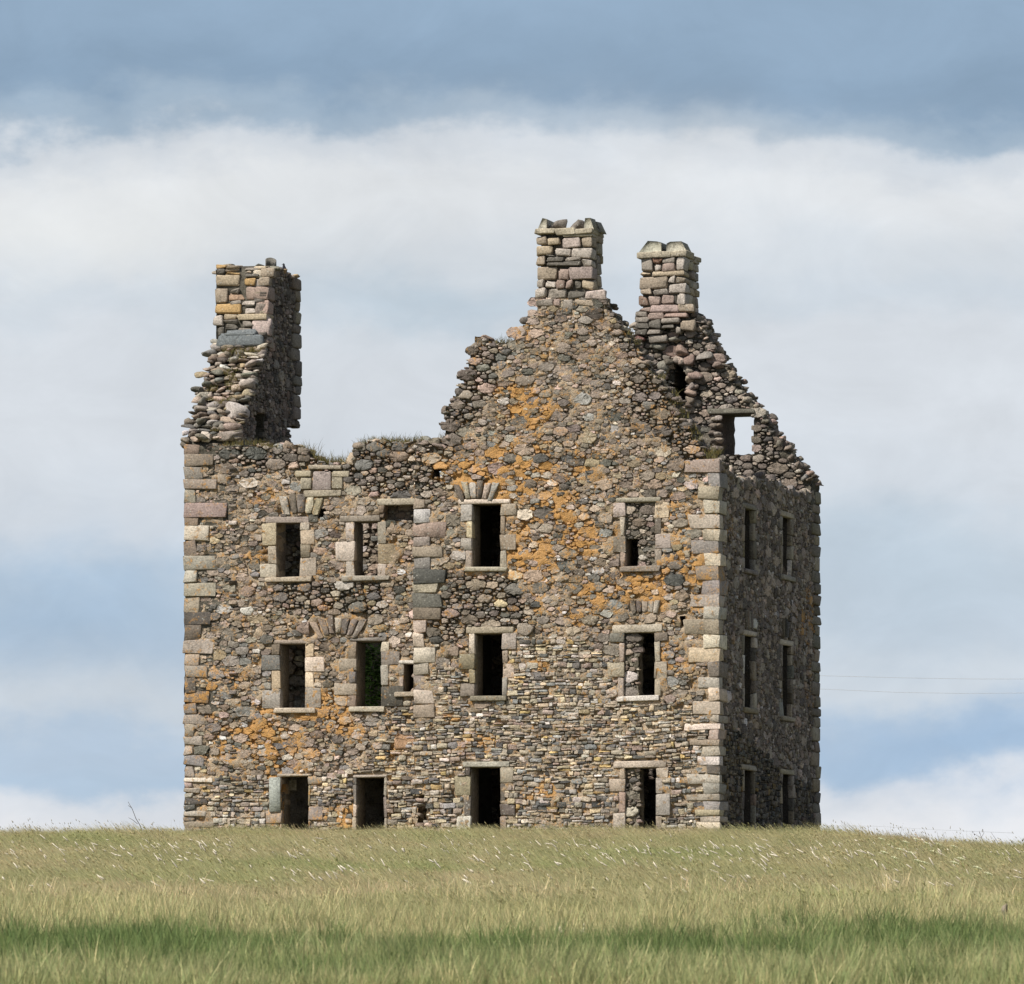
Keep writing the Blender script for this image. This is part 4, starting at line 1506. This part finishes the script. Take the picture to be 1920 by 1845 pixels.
# ------------------------------------------------------------------ grass
def grass_mat(name, kind):
    m, t, bs, out = new_mat(name)
    g = t.node('ShaderNodeNewGeometry').outputs['Position']
    sp_ = t.node('ShaderNodeSeparateXYZ')
    t.link(g, sp_.inputs[0])
    at = t.node('ShaderNodeAttribute', attribute_name='tint')
    n = t.noise(g, .45, 3, .5)
    nn = t.noise(g, 6, 2, .5)
    # colour changes down the slope: seeding hay grass above, green and dark green below
    n0_ = t.noise(g, .16, 3, .55)
    Yd = t.math('ADD', sp_.outputs[1], t.math('MULTIPLY', t.math('SUBTRACT', n0_, .5), 44.0))
    Yd = t.math('ADD', Yd, t.math('MULTIPLY', t.math('SUBTRACT', nn, .5), 16.0))
    bl = at.outputs['Alpha']
    hay = t.mix(t.rng(n, .35, .65), (0.70, 0.60, 0.385), (0.59, 0.575, 0.31))
    hay = t.mix(t.rng(n0_, .45, .66), hay, (0.50, 0.53, 0.25))
    grn = t.mix(t.rng(nn, .3, .7), (0.40, 0.44, 0.20), (0.57, 0.54, 0.29))
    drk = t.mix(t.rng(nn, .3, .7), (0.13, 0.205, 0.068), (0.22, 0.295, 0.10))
    fore = t.mix(t.rng(nn, .35, .65), (0.29, 0.37, 0.15), (0.50, 0.49, 0.25))
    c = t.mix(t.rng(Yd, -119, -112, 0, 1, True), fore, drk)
    c = t.mix(t.rng(Yd, -107, -98, 0, 1, True), c, grn)
    c = t.mix(t.rng(Yd, -96, -77, 0, 1, True), c, hay)
    if kind == 'wall':
        c = t.mix(nn, (0.16, 0.18, 0.06), (0.30, 0.24, 0.12))
    c = t.mix(1.0, c, at.outputs['Color'], 'MULTIPLY')
    t.put(bs.inputs['Base Color'], c)
    bs.inputs['Roughness'].default_value = .6
    tr = t.node('ShaderNodeBsdfTranslucent')
    t.put(tr.inputs[0], c)
    ms = t.node('ShaderNodeMixShader')
    ms.inputs[0].default_value = .42
    t.link(bs.outputs[0], ms.inputs[1])
    t.link(tr.outputs[0], ms.inputs[2])
    t.link(ms.outputs[0], out.inputs[0])
    return m


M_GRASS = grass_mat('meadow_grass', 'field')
M_WGRASS = grass_mat('wall_top_grass', 'wall')


def blades(acc, base, n, hmin, hmax, spread, wid, lean, leanv, tints, seg=3, droop=.5, rg=RN):
    """bent tapering blades; lean is a world vector"""
    for i in range(n):
        r, t = spread * math.sqrt(rg.random()), rg.random() * 2 * pi
        p = np.array(base) + [r * cos(t), r * sin(t), -.03]
        h = rg.uniform(hmin, hmax)
        d = np.array([rg.normal(0, leanv), rg.normal(0, leanv), 0]) + lean
        side = np.array([cos(t * 3.1), sin(t * 3.1) * .4, 0])
        side /= np.linalg.norm(side)
        v = []
        for k in range(seg + 1):
            f = k / seg
            c_ = p + Z * h * (f - droop * .3 * f * f * np.linalg.norm(d)) + d * h * f ** 1.7
            ww = wid * (1 - f) ** .6 * .5 + (.0006)
            v += [c_ - side * ww, c_ + side * ww]
        li, lt = [], []
        for k in range(seg):
            li += [2 * k, 2 * k + 1, 2 * k + 3, 2 * k + 2]
            lt.append(4)
        tc_ = tints[rg.integers(len(tints))] * rg.uniform(.62, 1.35)
        acc.add(v, li, lt, np.append(tc_, 1))


def seedhead(acc, p, d, L, w_, col, k=5):
    d = np.array(d, float)
    d /= np.linalg.norm(d)
    s1 = np.cross(d, [0.2, 1, 0.1])
    s1 /= np.linalg.norm(s1)
    s2 = np.cross(d, s1)
    v = [p]
    for f, r in ((.25, 1.), (.65, .8)):
        for j in range(k):
            a_ = 2 * pi * j / k
            v.append(p + d * L * f + (s1 * cos(a_) + s2 * sin(a_)) * w_ * r * RN.uniform(.7, 1.2))
    v.append(p + d * L)
    li, lt = [], []
    for j in range(k):
        j2 = (j + 1) % k
        li += [0, 1 + j, 1 + j2]
        lt.append(3)
        li += [1 + j, 1 + k + j, 1 + k + j2, 1 + j2]
        lt.append(4)
        li += [1 + k + j, 2 * k + 1, 1 + k + j2]
        lt.append(3)
    acc.add(np.array(v), li, lt, np.append(np.array(col), 1))


def hide_link(o):
    """a source mesh for the instancer: kept out of the rendered scene itself"""
    COL.objects.unlink(o)
    return o


WIND = np.array([-.55, -.08, 0])
one = np.array([1., 1., 1.])
protoA, protoB = [], []
for k in range(5):       # hay: thin leaning stems with heads
    a = Acc()
    blades(a, (0, 0, 0), 30, .2, .62, .26, .010, WIND * 1.15, .17, [one, one * 1.08, np.array([1.06, .97, .93])])
    for j in range(1):
        r, t = RN.uniform(0, .22), RN.uniform(0, 6.28)
        p = np.array([r * cos(t), r * sin(t), 0])
        h = RN.uniform(.38, .55)
        L = WIND * RN.uniform(.5, 1.0) + RN.normal(0, .1, 3) * [1, 1, 0]
        tip = p + Z * h * .93 + L * h * .8
        v = [p - [.003, 0, 0], p + [.003, 0, 0], p + (tip - p) * .5 - L * .06 + [.003, 0, 0], p + (tip - p) * .5 - L * .06 - [.003, 0, 0], tip - [.002, 0, 0], tip + [.002, 0, 0]]
        a.add(v, [0, 1, 2, 3, 3, 2, 5, 4], [4, 4], (1., .95, .9, 1))
        seedhead(a, tip, L + Z * .5, RN.uniform(.05, .10), RN.uniform(.004, .008), (1.1, 1.02, 1.0))
    protoA.append(hide_link(a.build('hay_tuft', M_GRASS)))
for k in range(4):       # lush green blades, upright
    a = Acc()
    blades(a, (0, 0, 0), 34, .28, .62, .17, .013, WIND * .2, .2, [one, one * .8, np.array([1.25, 1.1, 1.2]), np.array([1.4, 1.2, 1.25])], seg=4, droop=.9)
    protoB.append(hide_link(a.build('green_tuft', M_GRASS)))


def scatter_object(name, pts, rots, scs, proto, label):
    me = bpy.data.meshes.new(name)
    me.vertices.add(len(pts))
    me.vertices.foreach_set('co', np.asarray(pts, np.float32).ravel())
    for nm, data in (('rz', rots), ('sc', scs)):
        at = me.attributes.new(nm, 'FLOAT', 'POINT')
        at.data.foreach_set('value', np.asarray(data, np.float32))
    me.update()
    me.materials.append(M_GRASS)
    o = bpy.data.objects.new(name, me)
    COL.objects.link(o)
    ng = bpy.data.node_groups.new(name, 'GeometryNodeTree')
    ng.interface.new_socket('Geometry', in_out='INPUT', socket_type='NodeSocketGeometry')
    ng.interface.new_socket('Geometry', in_out='OUTPUT', socket_type='NodeSocketGeometry')
    N = ng.nodes
    gi, go = N.new('NodeGroupInput'), N.new('NodeGroupOutput')
    iop = N.new('GeometryNodeInstanceOnPoints')
    g2i = N.new('GeometryNodeGeometryToInstance')
    for p in reversed(proto):
        oi = N.new('GeometryNodeObjectInfo')
        oi.inputs['Object'].default_value = p
        ng.links.new(oi.outputs['Geometry'], g2i.inputs[0])
    ng.links.new(gi.outputs[0], iop.inputs['Points'])
    ng.links.new(g2i.outputs[0], iop.inputs['Instance'])
    iop.inputs['Pick Instance'].default_value = True
    a1, a2 = N.new('GeometryNodeInputNamedAttribute'), N.new('GeometryNodeInputNamedAttribute')
    a1.data_type = a2.data_type = 'FLOAT'
    a1.inputs['Name'].default_value = 'rz'
    a2.inputs['Name'].default_value = 'sc'
    cb = N.new('ShaderNodeCombineXYZ')
    ng.links.new(a1.outputs[0], cb.inputs[2])
    ng.links.new(cb.outputs[0], iop.inputs['Rotation'])
    ng.links.new(a2.outputs[0], iop.inputs['Scale'])
    ng.links.new(iop.outputs[0], go.inputs[0])
    md = o.modifiers.new('scatter', 'NODES')
    md.node_group = ng
    tag(o, label, None, None, 'stuff')
    return o


def field_points(d0, d1, dens, rg):
    n = int((d1 - d0) * dens * (.128 * (d0 + d1) / 2 + 8))
    D = rg.uniform(d0, d1, n * 2)
    wmax = .128 * d1 + 8
    X = rg.uniform(-.5, .5, n * 2) * wmax
    ok = np.abs(X) < (.064 * D + 4)
    D, X = D[ok], X[ok]
    X = X + CAM[0]
    Y = D + CAM[1]
    # keep clear of the castle footprint
    s = X * A[0] + Y * A[1]
    t = X * B[0] + Y * B[1]
    inside = (s > -.05) & (s < 15) & (t > np.where(s < 8.2, 0.02, E + .02)) & (t < 13)
    X, Y = X[~inside], Y[~inside]
    return np.stack([X, Y, gz(X, Y)], 1)


rg = np.random.default_rng(3)
p1 = field_points(118, 224, 15, rg)
foot = []
for k in range(420):
    if rg.random() < .45:
        q_ = A * rg.uniform(8.2, 14.4) + B * (E - rg.uniform(.15, .8))
    elif rg.random() < .6:
        q_ = A * rg.uniform(0, 8.2) - B * rg.uniform(.15, .8)
    else:
        q_ = B * rg.uniform(0, 12.6) - A * rg.uniform(.15, .7)
    if vnoise(q_[0], q_[1], .9, 4) > .42:
        foot.append((q_[0], q_[1], float(gz(q_[0], q_[1])) + .05))
nf1 = len(p1)
p1 = np.concatenate([p1, np.array(foot)])
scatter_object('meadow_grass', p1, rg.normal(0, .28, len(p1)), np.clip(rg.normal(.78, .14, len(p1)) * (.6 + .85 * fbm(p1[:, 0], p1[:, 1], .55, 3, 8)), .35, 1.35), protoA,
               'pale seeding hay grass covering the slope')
p2 = field_points(84, 137, 17, rg)
fade = rg.random(len(p2)) < np.clip((137 - (p2[:, 1] - CAM[1])) / 24, 0, 1)
p2 = p2[fade]
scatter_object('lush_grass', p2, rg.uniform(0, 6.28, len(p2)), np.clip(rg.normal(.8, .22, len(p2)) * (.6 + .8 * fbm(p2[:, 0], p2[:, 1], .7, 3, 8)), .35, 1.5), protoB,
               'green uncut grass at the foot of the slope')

# grass growing on the wall heads
aw = Acc()
T_W = [one, one * .8, np.array([1.2, 1.0, .8])]


def wall_tuft(face, x, y, n_, k=1.0, dep=.3, dens=26, stems=0):
    u, z = face.px(x, y)
    p = face.at(u, z, n_ - dep)
    blades(aw, p, int(dens * 1.8), .1 * k, .32 * k, .22, .012, np.array([-.1, -.1, 0]), .45, T_W)
    for j in range(stems * 3):
        q = p + np.array([RN.normal(0, .15), RN.normal(0, .1), 0])
        blades(aw, q, 1, .3 * k, .5 * k, .02, .011, np.array([.1, 0, 0]), .25, [np.array([.8, .8, .9])])


for x in range(565, 668, 7):
    yv = np.interp(x, [p[0] for p in o2[1:18]], [p[1] for p in o2[1:18]])
    wall_tuft(F2, x + rnd.uniform(-3, 3), yv, 0, .9, dens=22, stems=rnd.choice([0, 1, 2]))
for x in range(676, 838, 7):
    yv = np.interp(x, [p[0] for p in o2[1:18]], [p[1] for p in o2[1:18]])
    wall_tuft(F2, x + rnd.uniform(-3, 3), yv - 1, 0, .7, dens=18, stems=rnd.choice([0, 0, 1, 2]))
for x, y in ((935, 640), (945, 642), (952, 642), (960, 640), (832, 820), (838, 818)):
    wall_tuft(F1, x, y, 0, .7, dens=16, stems=1)
for x, y in ((1255, 738), (1262, 752), (1270, 768), (1276, 778), (1290, 800), (1294, 808), (1300, 822), (1316, 848), (1322, 852), (1330, 856), (1172, 622), (1182, 640), (1230, 704)):
    wall_tuft(F1, x, y + 3, .1, .8, dens=26)
for x, y in ((1352, 846), (1345, 848)):
    wall_tuft(F1, x - 18, y, -.2, .9, dens=26)
def rake_pt(x, y):
    best = None
    for t in np.arange(0, stack_t, .05):
        zt = zA + (zB - zA) * (t / stack_t) ** .93
        fc = Face(B * (E + t), -A, -B)
        u, z = fc.px(x, y)
        if best is None or abs(z - zt) < best[0]:
            best = (abs(z - zt), fc.at(u, z, .12))
    return best[1]
for x, y, k in ((430, 655, 1), (442, 660, 1.1), (452, 658, 1), (465, 655, .9), (478, 654, .8), (440, 672, .8), (455, 668, .8), (440, 690, .8), (436, 702, .9), (442, 708, .9),
                (432, 718, .9), (438, 726, .8), (428, 696, .7), (400, 745, .5), (416, 752, .7), (430, 746, .8), (440, 744, .8), (408, 803, .7),
                (400, 722, .6), (397, 728, .6), (430, 830, .7), (445, 830, .8), (460, 829, .9), (475, 828, 1), (488, 829, 1), (500, 831, .9), (512, 833, .7)):
    p = rake_pt(x, y + 4)
    blades(aw, p, 34, .08 * k, .24 * k, .17, .009, np.array([.02, -.25, 0]), .45, T_W)
wg = aw.build('wall_top_grass', M_WGRASS)
tag(wg, 'tufts of wild grass growing along the broken wall heads', None, None, 'stuff')

# pale plumes and tall stems standing above the sward
m, t, bs, out = new_mat('pale_straw')
at = t.node('ShaderNodeAttribute', attribute_name='tint')
t.link(at.outputs['Color'], bs.inputs['Base Color'])
M_STRAW = m
aq = Acc()


def ground_at(x, y):
    """point of the ground seen at a column and row of the photograph"""
    d = np.array([(x - 960) / F, 1.0, (HZ - y) / F])
    lo = None
    for D in np.arange(88, 226, .5):
        p = CAM + d * D
        if p[2] <= gz(p[0], p[1]):
            return np.array([p[0], p[1], float(gz(p[0], p[1]))])
    D = 207.0
    p = CAM + d * D
    return np.array([p[0], p[1], float(gz(p[0], p[1]))])


for k in range(700):
    x, y = rg.uniform(-40, 1960), rg.choice([rg.uniform(1592, 1700), rg.normal(1618, 14)])
    if rg.random() > .35 + .65 * float(vnoise(x, y * 2, .012, 3)):
        continue
    p = ground_at(x, y + 22)
    h = rg.uniform(.42, .62)
    L = WIND * rg.uniform(.6, 1.3)
    q = p + Z * h * .85 + L * h * .7
    seedhead(aq, q, (-.8 + rg.normal(0, .15), 0, .75 + rg.normal(0, .25)), rg.uniform(.07, .24), rg.uniform(.007, .019),
             np.array((.74, .66, .54)) * rg.uniform(.7, 1.15))
for k in range(260):     # dark fine stems against the sky
    x = rg.choice([rg.uniform(-20, 345), rg.uniform(1545, 1940), rg.uniform(-20, 150), rg.uniform(1660, 1830)])
    X = CAM[0] + (x - 960) / F * 206
    p = np.array([X, -2 + rg.uniform(-4, 1), 0.])
    p[2] = float(gz(p[0], p[1]))
    h = rg.uniform(.4, .8)
    blades(aq, p, 1, h, h + .01, .01, .010, np.array([-.25, 0, 0]), .2, [np.array((.27, .25, .16))])
    if rg.random() < .5:
        seedhead(aq, p + Z * h * .9 + np.array([-.2 * h, 0, 0]), (rg.normal(-.5, .4), 0, 1), rg.uniform(.05, .1), .009, (.3, .27, .2))
so = aq.build('seed_plumes', M_STRAW)
tag(so, 'pale wind-bent seed plumes and fine stems rising from the meadow', None, None, 'stuff')

# ------------------------------------------------------------------ single plants, stalks, post, wires, bird
def tube(acc, pts, r0, r1, col, k=5):
    pts = np.array(pts, float)
    v = []
    for i, p in enumerate(pts):
        d = pts[min(i + 1, len(pts) - 1)] - pts[max(i - 1, 0)]
        d /= np.linalg.norm(d)
        s1 = np.cross(d, [.1, .9, .2])
        s1 /= np.linalg.norm(s1)
        s2 = np.cross(d, s1)
        r = r0 + (r1 - r0) * i / (len(pts) - 1)
        for j in range(k):
            a_ = 2 * pi * j / k
            v.append(p + (s1 * cos(a_) + s2 * sin(a_)) * r)
    li, lt = [], []
    for i in range(len(pts) - 1):
        for j in range(k):
            j2 = (j + 1) % k
            li += [i * k + j, i * k + j2, (i + 1) * k + j2, (i + 1) * k + j]
            lt.append(4)
    n = (len(pts) - 1) * k
    li += list(range(k)) + [n + j for j in range(k)]
    lt += [k, k]
    acc.add(np.array(v), li, lt, np.append(np.array(col), 1))


def umbel(p, h, lab, grp, col=(.62, .62, .40)):
    e = empty('flowering_plant', p)
    tag(e, lab, 'plant', grp)
    st, hd = Acc(), Acc()
    top = np.array([-.28 * h, 0, h])
    tube(st, [(0, 0, -.05), (-.06 * h, 0, h * .5), top], .006, .004, (.22, .27, .1))
    for j in range(16):
        a_, r = j * 2.4, .012 * math.sqrt(j) * 1.5
        q = top + np.array([r * cos(a_) * 1.2, r * sin(a_), .035 - .3 * r + .35 * r * cos(a_) * -1])
        tube(st, [top, q], .0018, .0014, (.25, .3, .12), 3)
        seedhead(hd, q, (0, 0, 1), .02, .014, np.array(col) * RN.uniform(.8, 1.15), 5)
    so_ = st.build('stem', M_STRAW, e)
    ho = hd.build('flower_head', M_STRAW, e)
    return e


UX = [(1665, 1590), (1680, 1597), (1672, 1622), (1700, 1610), (1712, 1600), (1722, 1618), (1736, 1640), (1748, 1640), (1750, 1598),
      (1770, 1592), (1762, 1612), (1800, 1600), (1805, 1645), (1818, 1640), (1850, 1660), (1868, 1665), (1730, 1588), (1692, 1632)]
for x, y in UX:
    p = ground_at(x, y + 30)
    umbel(p, .5 + rnd.uniform(-.05, .08), 'pale yellow-green flower head on a thin stem in the grass right of the castle', 'flower heads in the hay right of the castle')
for x, y, w_ in ((1812, 1792, 'leftmost'), (1830, 1790, 'middle'), (1846, 1797, 'rightmost')):
    p = ground_at(x, y + 22)
    umbel(p, .24, 'small whitish flower low in the green grass below the fence post, ' + w_ + ' of three', 'whitish flowers low in the grass', (.6, .68, .66))

DARKSTEM = (.10, .085, .075)


def branchy(name, base, pts_list, lab, cat, r=.01, group=None, col=DARKSTEM, leaves=0):
    e = empty(name, base)
    tag(e, lab, cat, group)
    st = Acc()
    tube(st, pts_list[0], r, r * .45, col)
    so_ = st.build('stem', M_STRAW, e)
    for pl in pts_list[1:]:
        s2 = Acc()
        tube(s2, pl, r * .7, r * .35, col)
        s2.build('branch', M_STRAW, so_)
    if leaves:
        s3 = Acc()
        for k in range(leaves):
            pl = pts_list[rnd.randrange(len(pts_list))]
            q = np.array(pl[-1]) * rnd.uniform(.75, 1.02)
            seedhead(s3, q, (RN.normal(-.5, .5), 0, 1), .05, .012, col)
        s3.build('seed_head', M_STRAW, so_)
    return e


def rel(x0, y0, pts, base, D=None):
    """relative offsets in metres from picture offsets at the base's distance"""
    D = base[1] - CAM[1]
    return [((x - x0) * D / F, rnd.uniform(-.02, .02), (y0 - y) * D / F) for x, y in pts]


def crest(x, dy=-3.):
    X = CAM[0] + (x - 960) / F * (208 + dy)
    p = np.array([X, dy, 0.])
    p[2] = float(gz(p[0], p[1]))
    yb = HZ - (p[2] - CAM[2]) * F / (208 + dy)
    return p, yb


b_, yb = crest(272)
branchy('bare_twig', b_, [rel(272, yb, [(272, yb + 2), (264, 1550), (255, 1535), (248, 1517), (240, 1503)], b_), rel(272, yb, [(258, 1545), (250, 1538), (241, 1533)], b_),
                          rel(272, yb, [(247, 1515), (243, 1512), (240, 1510)], b_)],
        'bare dark twig leaning up from the grass left of the castle', 'twig', .012)
b_, yb = crest(1858)
branchy('dry_weed', b_, [rel(1858, yb, [(1858, yb + 2), (1850, 1588), (1840, 1570), (1836, 1558)], b_), rel(1858, yb, [(1843, 1574), (1834, 1568), (1825, 1562)], b_),
                         rel(1858, yb, [(1840, 1570), (1845, 1562), (1843, 1557)], b_)],
        'dark dry weed with a forked top on the skyline, nearest the flower heads', 'weed', .009, 'dark dry weeds on the skyline', leaves=6)
b_, yb = crest(1888)
branchy('dry_weed', b_, [rel(1888, yb, [(1888, yb + 2), (1878, 1588), (1866, 1572), (1858, 1560)], b_), rel(1888, yb, [(1880, 1590), (1870, 1586), (1862, 1579)], b_)],
        'dark dry weed leaning left on the skyline, middle one of three', 'weed', .008, 'dark dry weeds on the skyline', leaves=4)
b_, yb = crest(1905)
branchy('dry_weed', b_, [rel(1905, yb, [(1905, yb + 2), (1903, 1588), (1898, 1576)], b_), rel(1905, yb, [(1905, 1594), (1912, 1584), (1920, 1572)], b_)],
        'dark dry weed spreading both ways on the skyline at the right edge', 'weed', .008, 'dark dry weeds on the skyline', leaves=4)

for x, y, h, ln, lab in ((450, 1722, .36, -.08, 'pale straw stalk standing in the green grass left of the castle doorways'),
                         (235, 1718, .3, .02, 'short pale stalk in the green grass far left of the castle'),
                         (1068, 1800, .42, -.3, 'pale bent stalk in the dark green grass, one of a crossed pair'),
                         (1075, 1798, .4, .35, 'pale stalk leaning right in the dark green grass, crossing a bent one'),
                         (1728, 1770, .24, -.1, 'short pale stalk in the dark grass left of the fence post')):
    p = ground_at(x, y + 14)
    e = branchy('grass_stalk', p, [[(0, 0, -.05), (ln * h * .4, 0, h * .6), (ln * h, 0, h + .1)]], lab, 'stalk', .006, 'pale single stalks', (.5, .46, .3), leaves=5)

# weathered fence post
p = ground_at(1879, 1772)
e = empty('fence_post', p)
tag(e, 'leaning weathered grey fence post in the green grass at the far right', 'post')
mw, t, bs, out = new_mat('weathered_wood')
g = t.node('ShaderNodeNewGeometry').outputs['Position']
mp_ = t.node('ShaderNodeMapping')
mp_.inputs['Scale'].default_value = (40, 40, 5)
t.link(g, mp_.inputs[0])
t.put(bs.inputs['Base Color'], t.ramp(t.noise(mp_.outputs[0], 1, 4, .6), [(.3, (.17, .14, .10)), (.7, (.36, .30, .24))]))
a = Acc()
v, li, lt = [], [], []
rr0 = RN.uniform(.85, 1.15, 10)
for i, (zz, r) in enumerate(((-.2, .045), (.2, .044), (.45, .041), (.55, .04), (.57, .03))):
    for j in range(10):
        a_ = 2 * pi * j / 10
        v.append((r * rr0[j] * cos(a_) + zz * .06, r * rr0[j] * sin(a_), zz + (.02 * cos(a_) if i > 2 else 0)))
for i in range(4):
    for j in range(10):
        j2 = (j + 1) % 10
        li += [i * 10 + j, i * 10 + j2, i * 10 + 10 + j2, i * 10 + 10 + j]
        lt.append(4)
li += list(range(40, 50))
lt.append(10)
a.add(np.array(v), li, lt, (.3, .25, .2, 1))
a.build('post_shaft', mw, e)
a = Acc()
for zz in (.3, .48):
    tube(a, [(-.05, -.03, zz), (0, -.05, zz + .01), (.05, -.03, zz)], .003, .003, (.15, .12, .1), 4)
a.build('wire_staple', mw, e)

# overhead wires beyond the castle
ml, t, bs, out = new_mat('wire')
bs.inputs['Base Color'].default_value = (.48, .49, .5, 1)
for k, (pts, lab) in enumerate(((([(1290, 1262), (1545, 1267), (1700, 1271), (1830, 1273), (1960, 1273), (2100, 1271)]), 'topmost thin overhead wire crossing the sky right of the castle'),
                                (([(1290, 1287), (1545, 1292), (1680, 1298), (1800, 1300), (1960, 1299), (2100, 1296)]), 'second thin overhead wire crossing the sky right of the castle'),
                                (([(1480, 1548), (1640, 1549), (1760, 1556), (1900, 1562)]), 'faint lowest wire close above the grass skyline right of the castle'))):
    D = 262.0 if k < 2 else 236.0
    P = [CAM + np.array([(x - 960) / F, 1, (HZ - y) / F]) * D for x, y in pts]
    a = Acc()
    tube(a, P, .0055 if k < 2 else .003, .0055 if k < 2 else .003, (.1, .1, .1), 6)
    o = a.build('overhead_wire', ml)
    tag(o, lab, 'wire', 'thin wires in the sky')

# bird on the left stack
bf = Face(B * (E + stack_t + 2.4), -A, -B)
bu, bz = bf.px(533, 509)
bp = bf.at(bu, bz, 0)
bird = empty('bird', bp)
tag(bird, 'small black bird perched on top of the left chimney stack', 'bird')
mbk, t, bs, out = new_mat('black_feathers')
bs.inputs['Base Color'].default_value = (.022, .022, .03, 1)
bs.inputs['Roughness'].default_value = .5
mbb, t, bs, out = new_mat('beak')
bs.inputs['Base Color'].default_value = (.03, .03, .03, 1)
prof = [(-.055, -.05, .014, .008), (-.045, .0, .022, .014), (-.025, .05, .040, .038), (-.005, .09, .048, .046), (.008, .13, .042, .042),
        (.012, .16, .028, .028), (.014, .185, .031, .031), (.018, .205, .026, .026), (.018, .222, .010, .010)]
v, li, lt = [], [], []
kk = 12
for (cx_, cz_, rx_, ry_) in prof:
    for j in range(kk):
        a_ = 2 * pi * j / kk
        v.append((-(cx_) + rx_ * cos(a_), ry_ * sin(a_), cz_))
for i in range(len(prof) - 1):
    for j in range(kk):
        j2 = (j + 1) % kk
        li += [i * kk + j, i * kk + j2, (i + 1) * kk + j2, (i + 1) * kk + j]
        lt.append(4)
li += list(range(kk)) + [len(v) - kk + j for j in range(kk)]
lt += [kk, kk]
a = Acc()
a.add(np.array(v), li, lt, (0, 0, 0, 1))
a.build('body', mbk, bird, smooth=True)
a = Acc()
tube(a, [(-.04, 0, .197), (-.06, 0, .193), (-.078, 0, .188)], .008, .001, (0, 0, 0), 6)
a.build('beak', mbb, bird)
for sy in (-1, 1):
    a = Acc()
    tube(a, [(.0, .015 * sy, .05), (-.005, .018 * sy, .02), (-.002, .018 * sy, -.02)], .004, .003, (0, 0, 0), 5)
    a.build('leg', mbb, bird)
    a = Acc()
    seedhead(a, np.array((-.012, .036 * sy, .14)), (.45, .05 * sy, -1), .16, .022, (0, 0, 0), 7)
    a.build('wing', mbk, bird)

# small tree inside the left range, seen through a window
fw = F2.rect(668, 1203, 714, 1325)
tf = Face(B * (E + 6.6), -A, -B)
tp = tf.at(tf.px(694, 1240)[0], 0, 0)
tree = empty('small_tree', (tp[0], tp[1], -.4))
tag(tree, 'dark green leafy tree growing inside the castle behind a middle window', 'tree')
mlf, t, bs, out = new_mat('leaf')
at = t.node('ShaderNodeAttribute', attribute_name='tint')
t.link(at.outputs['Color'], bs.inputs['Base Color'])
tr = t.node('ShaderNodeBsdfTranslucent')
t.link(at.outputs['Color'], tr.inputs[0])
ms = t.node('ShaderNodeMixShader')
ms.inputs[0].default_value = .35
t.link(bs.outputs[0], ms.inputs[1])
t.link(tr.outputs[0], ms.inputs[2])
t.link(ms.outputs[0], out.inputs[0])
a = Acc()
tube(a, [(0, 0, 0), (.05, 0, 1.6), (-.02, .05, 3.2), (.05, 0, 5.2)], .11, .03, (.1, .08, .06), 7)
a.build('trunk', mw, tree)
a = Acc()
for k in range(3200):
    c_ = np.array([rg.normal(0, .75), rg.normal(0, .7), 4.9 + rg.normal(0, .75)])
    c_[2] = min(c_[2], 6.6)
    n_ = rg.normal(0, 1, 3)
    n_ /= np.linalg.norm(n_)
    s1 = np.cross(n_, [0, 0, 1.])
    s1 /= np.linalg.norm(s1)
    s2 = np.cross(n_, s1)
    L = rg.uniform(.05, .09)
    v = [c_ - s1 * L, c_ + s2 * L * .45, c_ + s1 * L, c_ - s2 * L * .45]
    cl = np.array((.12, .20, .055)) * rg.choice([rg.uniform(.2, .7), rg.uniform(.8, 2.2)])  # leaves split into dark and bright: sun spots put into the colour
    a.add(np.array(v), [0, 1, 2, 3], [4], np.append(cl, 1))
a.build('crown', mlf, tree)

# pale board leaning inside the leftmost doorway
bfc = Face(B * (E + .75), -A, -B)
r = bfc.rect(540, 1463, 556, 1482)
ab = Acc()
block(ab, bfc, r[0], r[1], r[2], r[3], -.03, .0, .004, .002, (.27, .24, .19))
bd = ab.build('door_panel', M_DRESSED, castle)

print('objects', len(bpy.data.objects), 'tris ~', sum(len(o.data.polygons) for o in bpy.data.objects if o.type == 'MESH'))
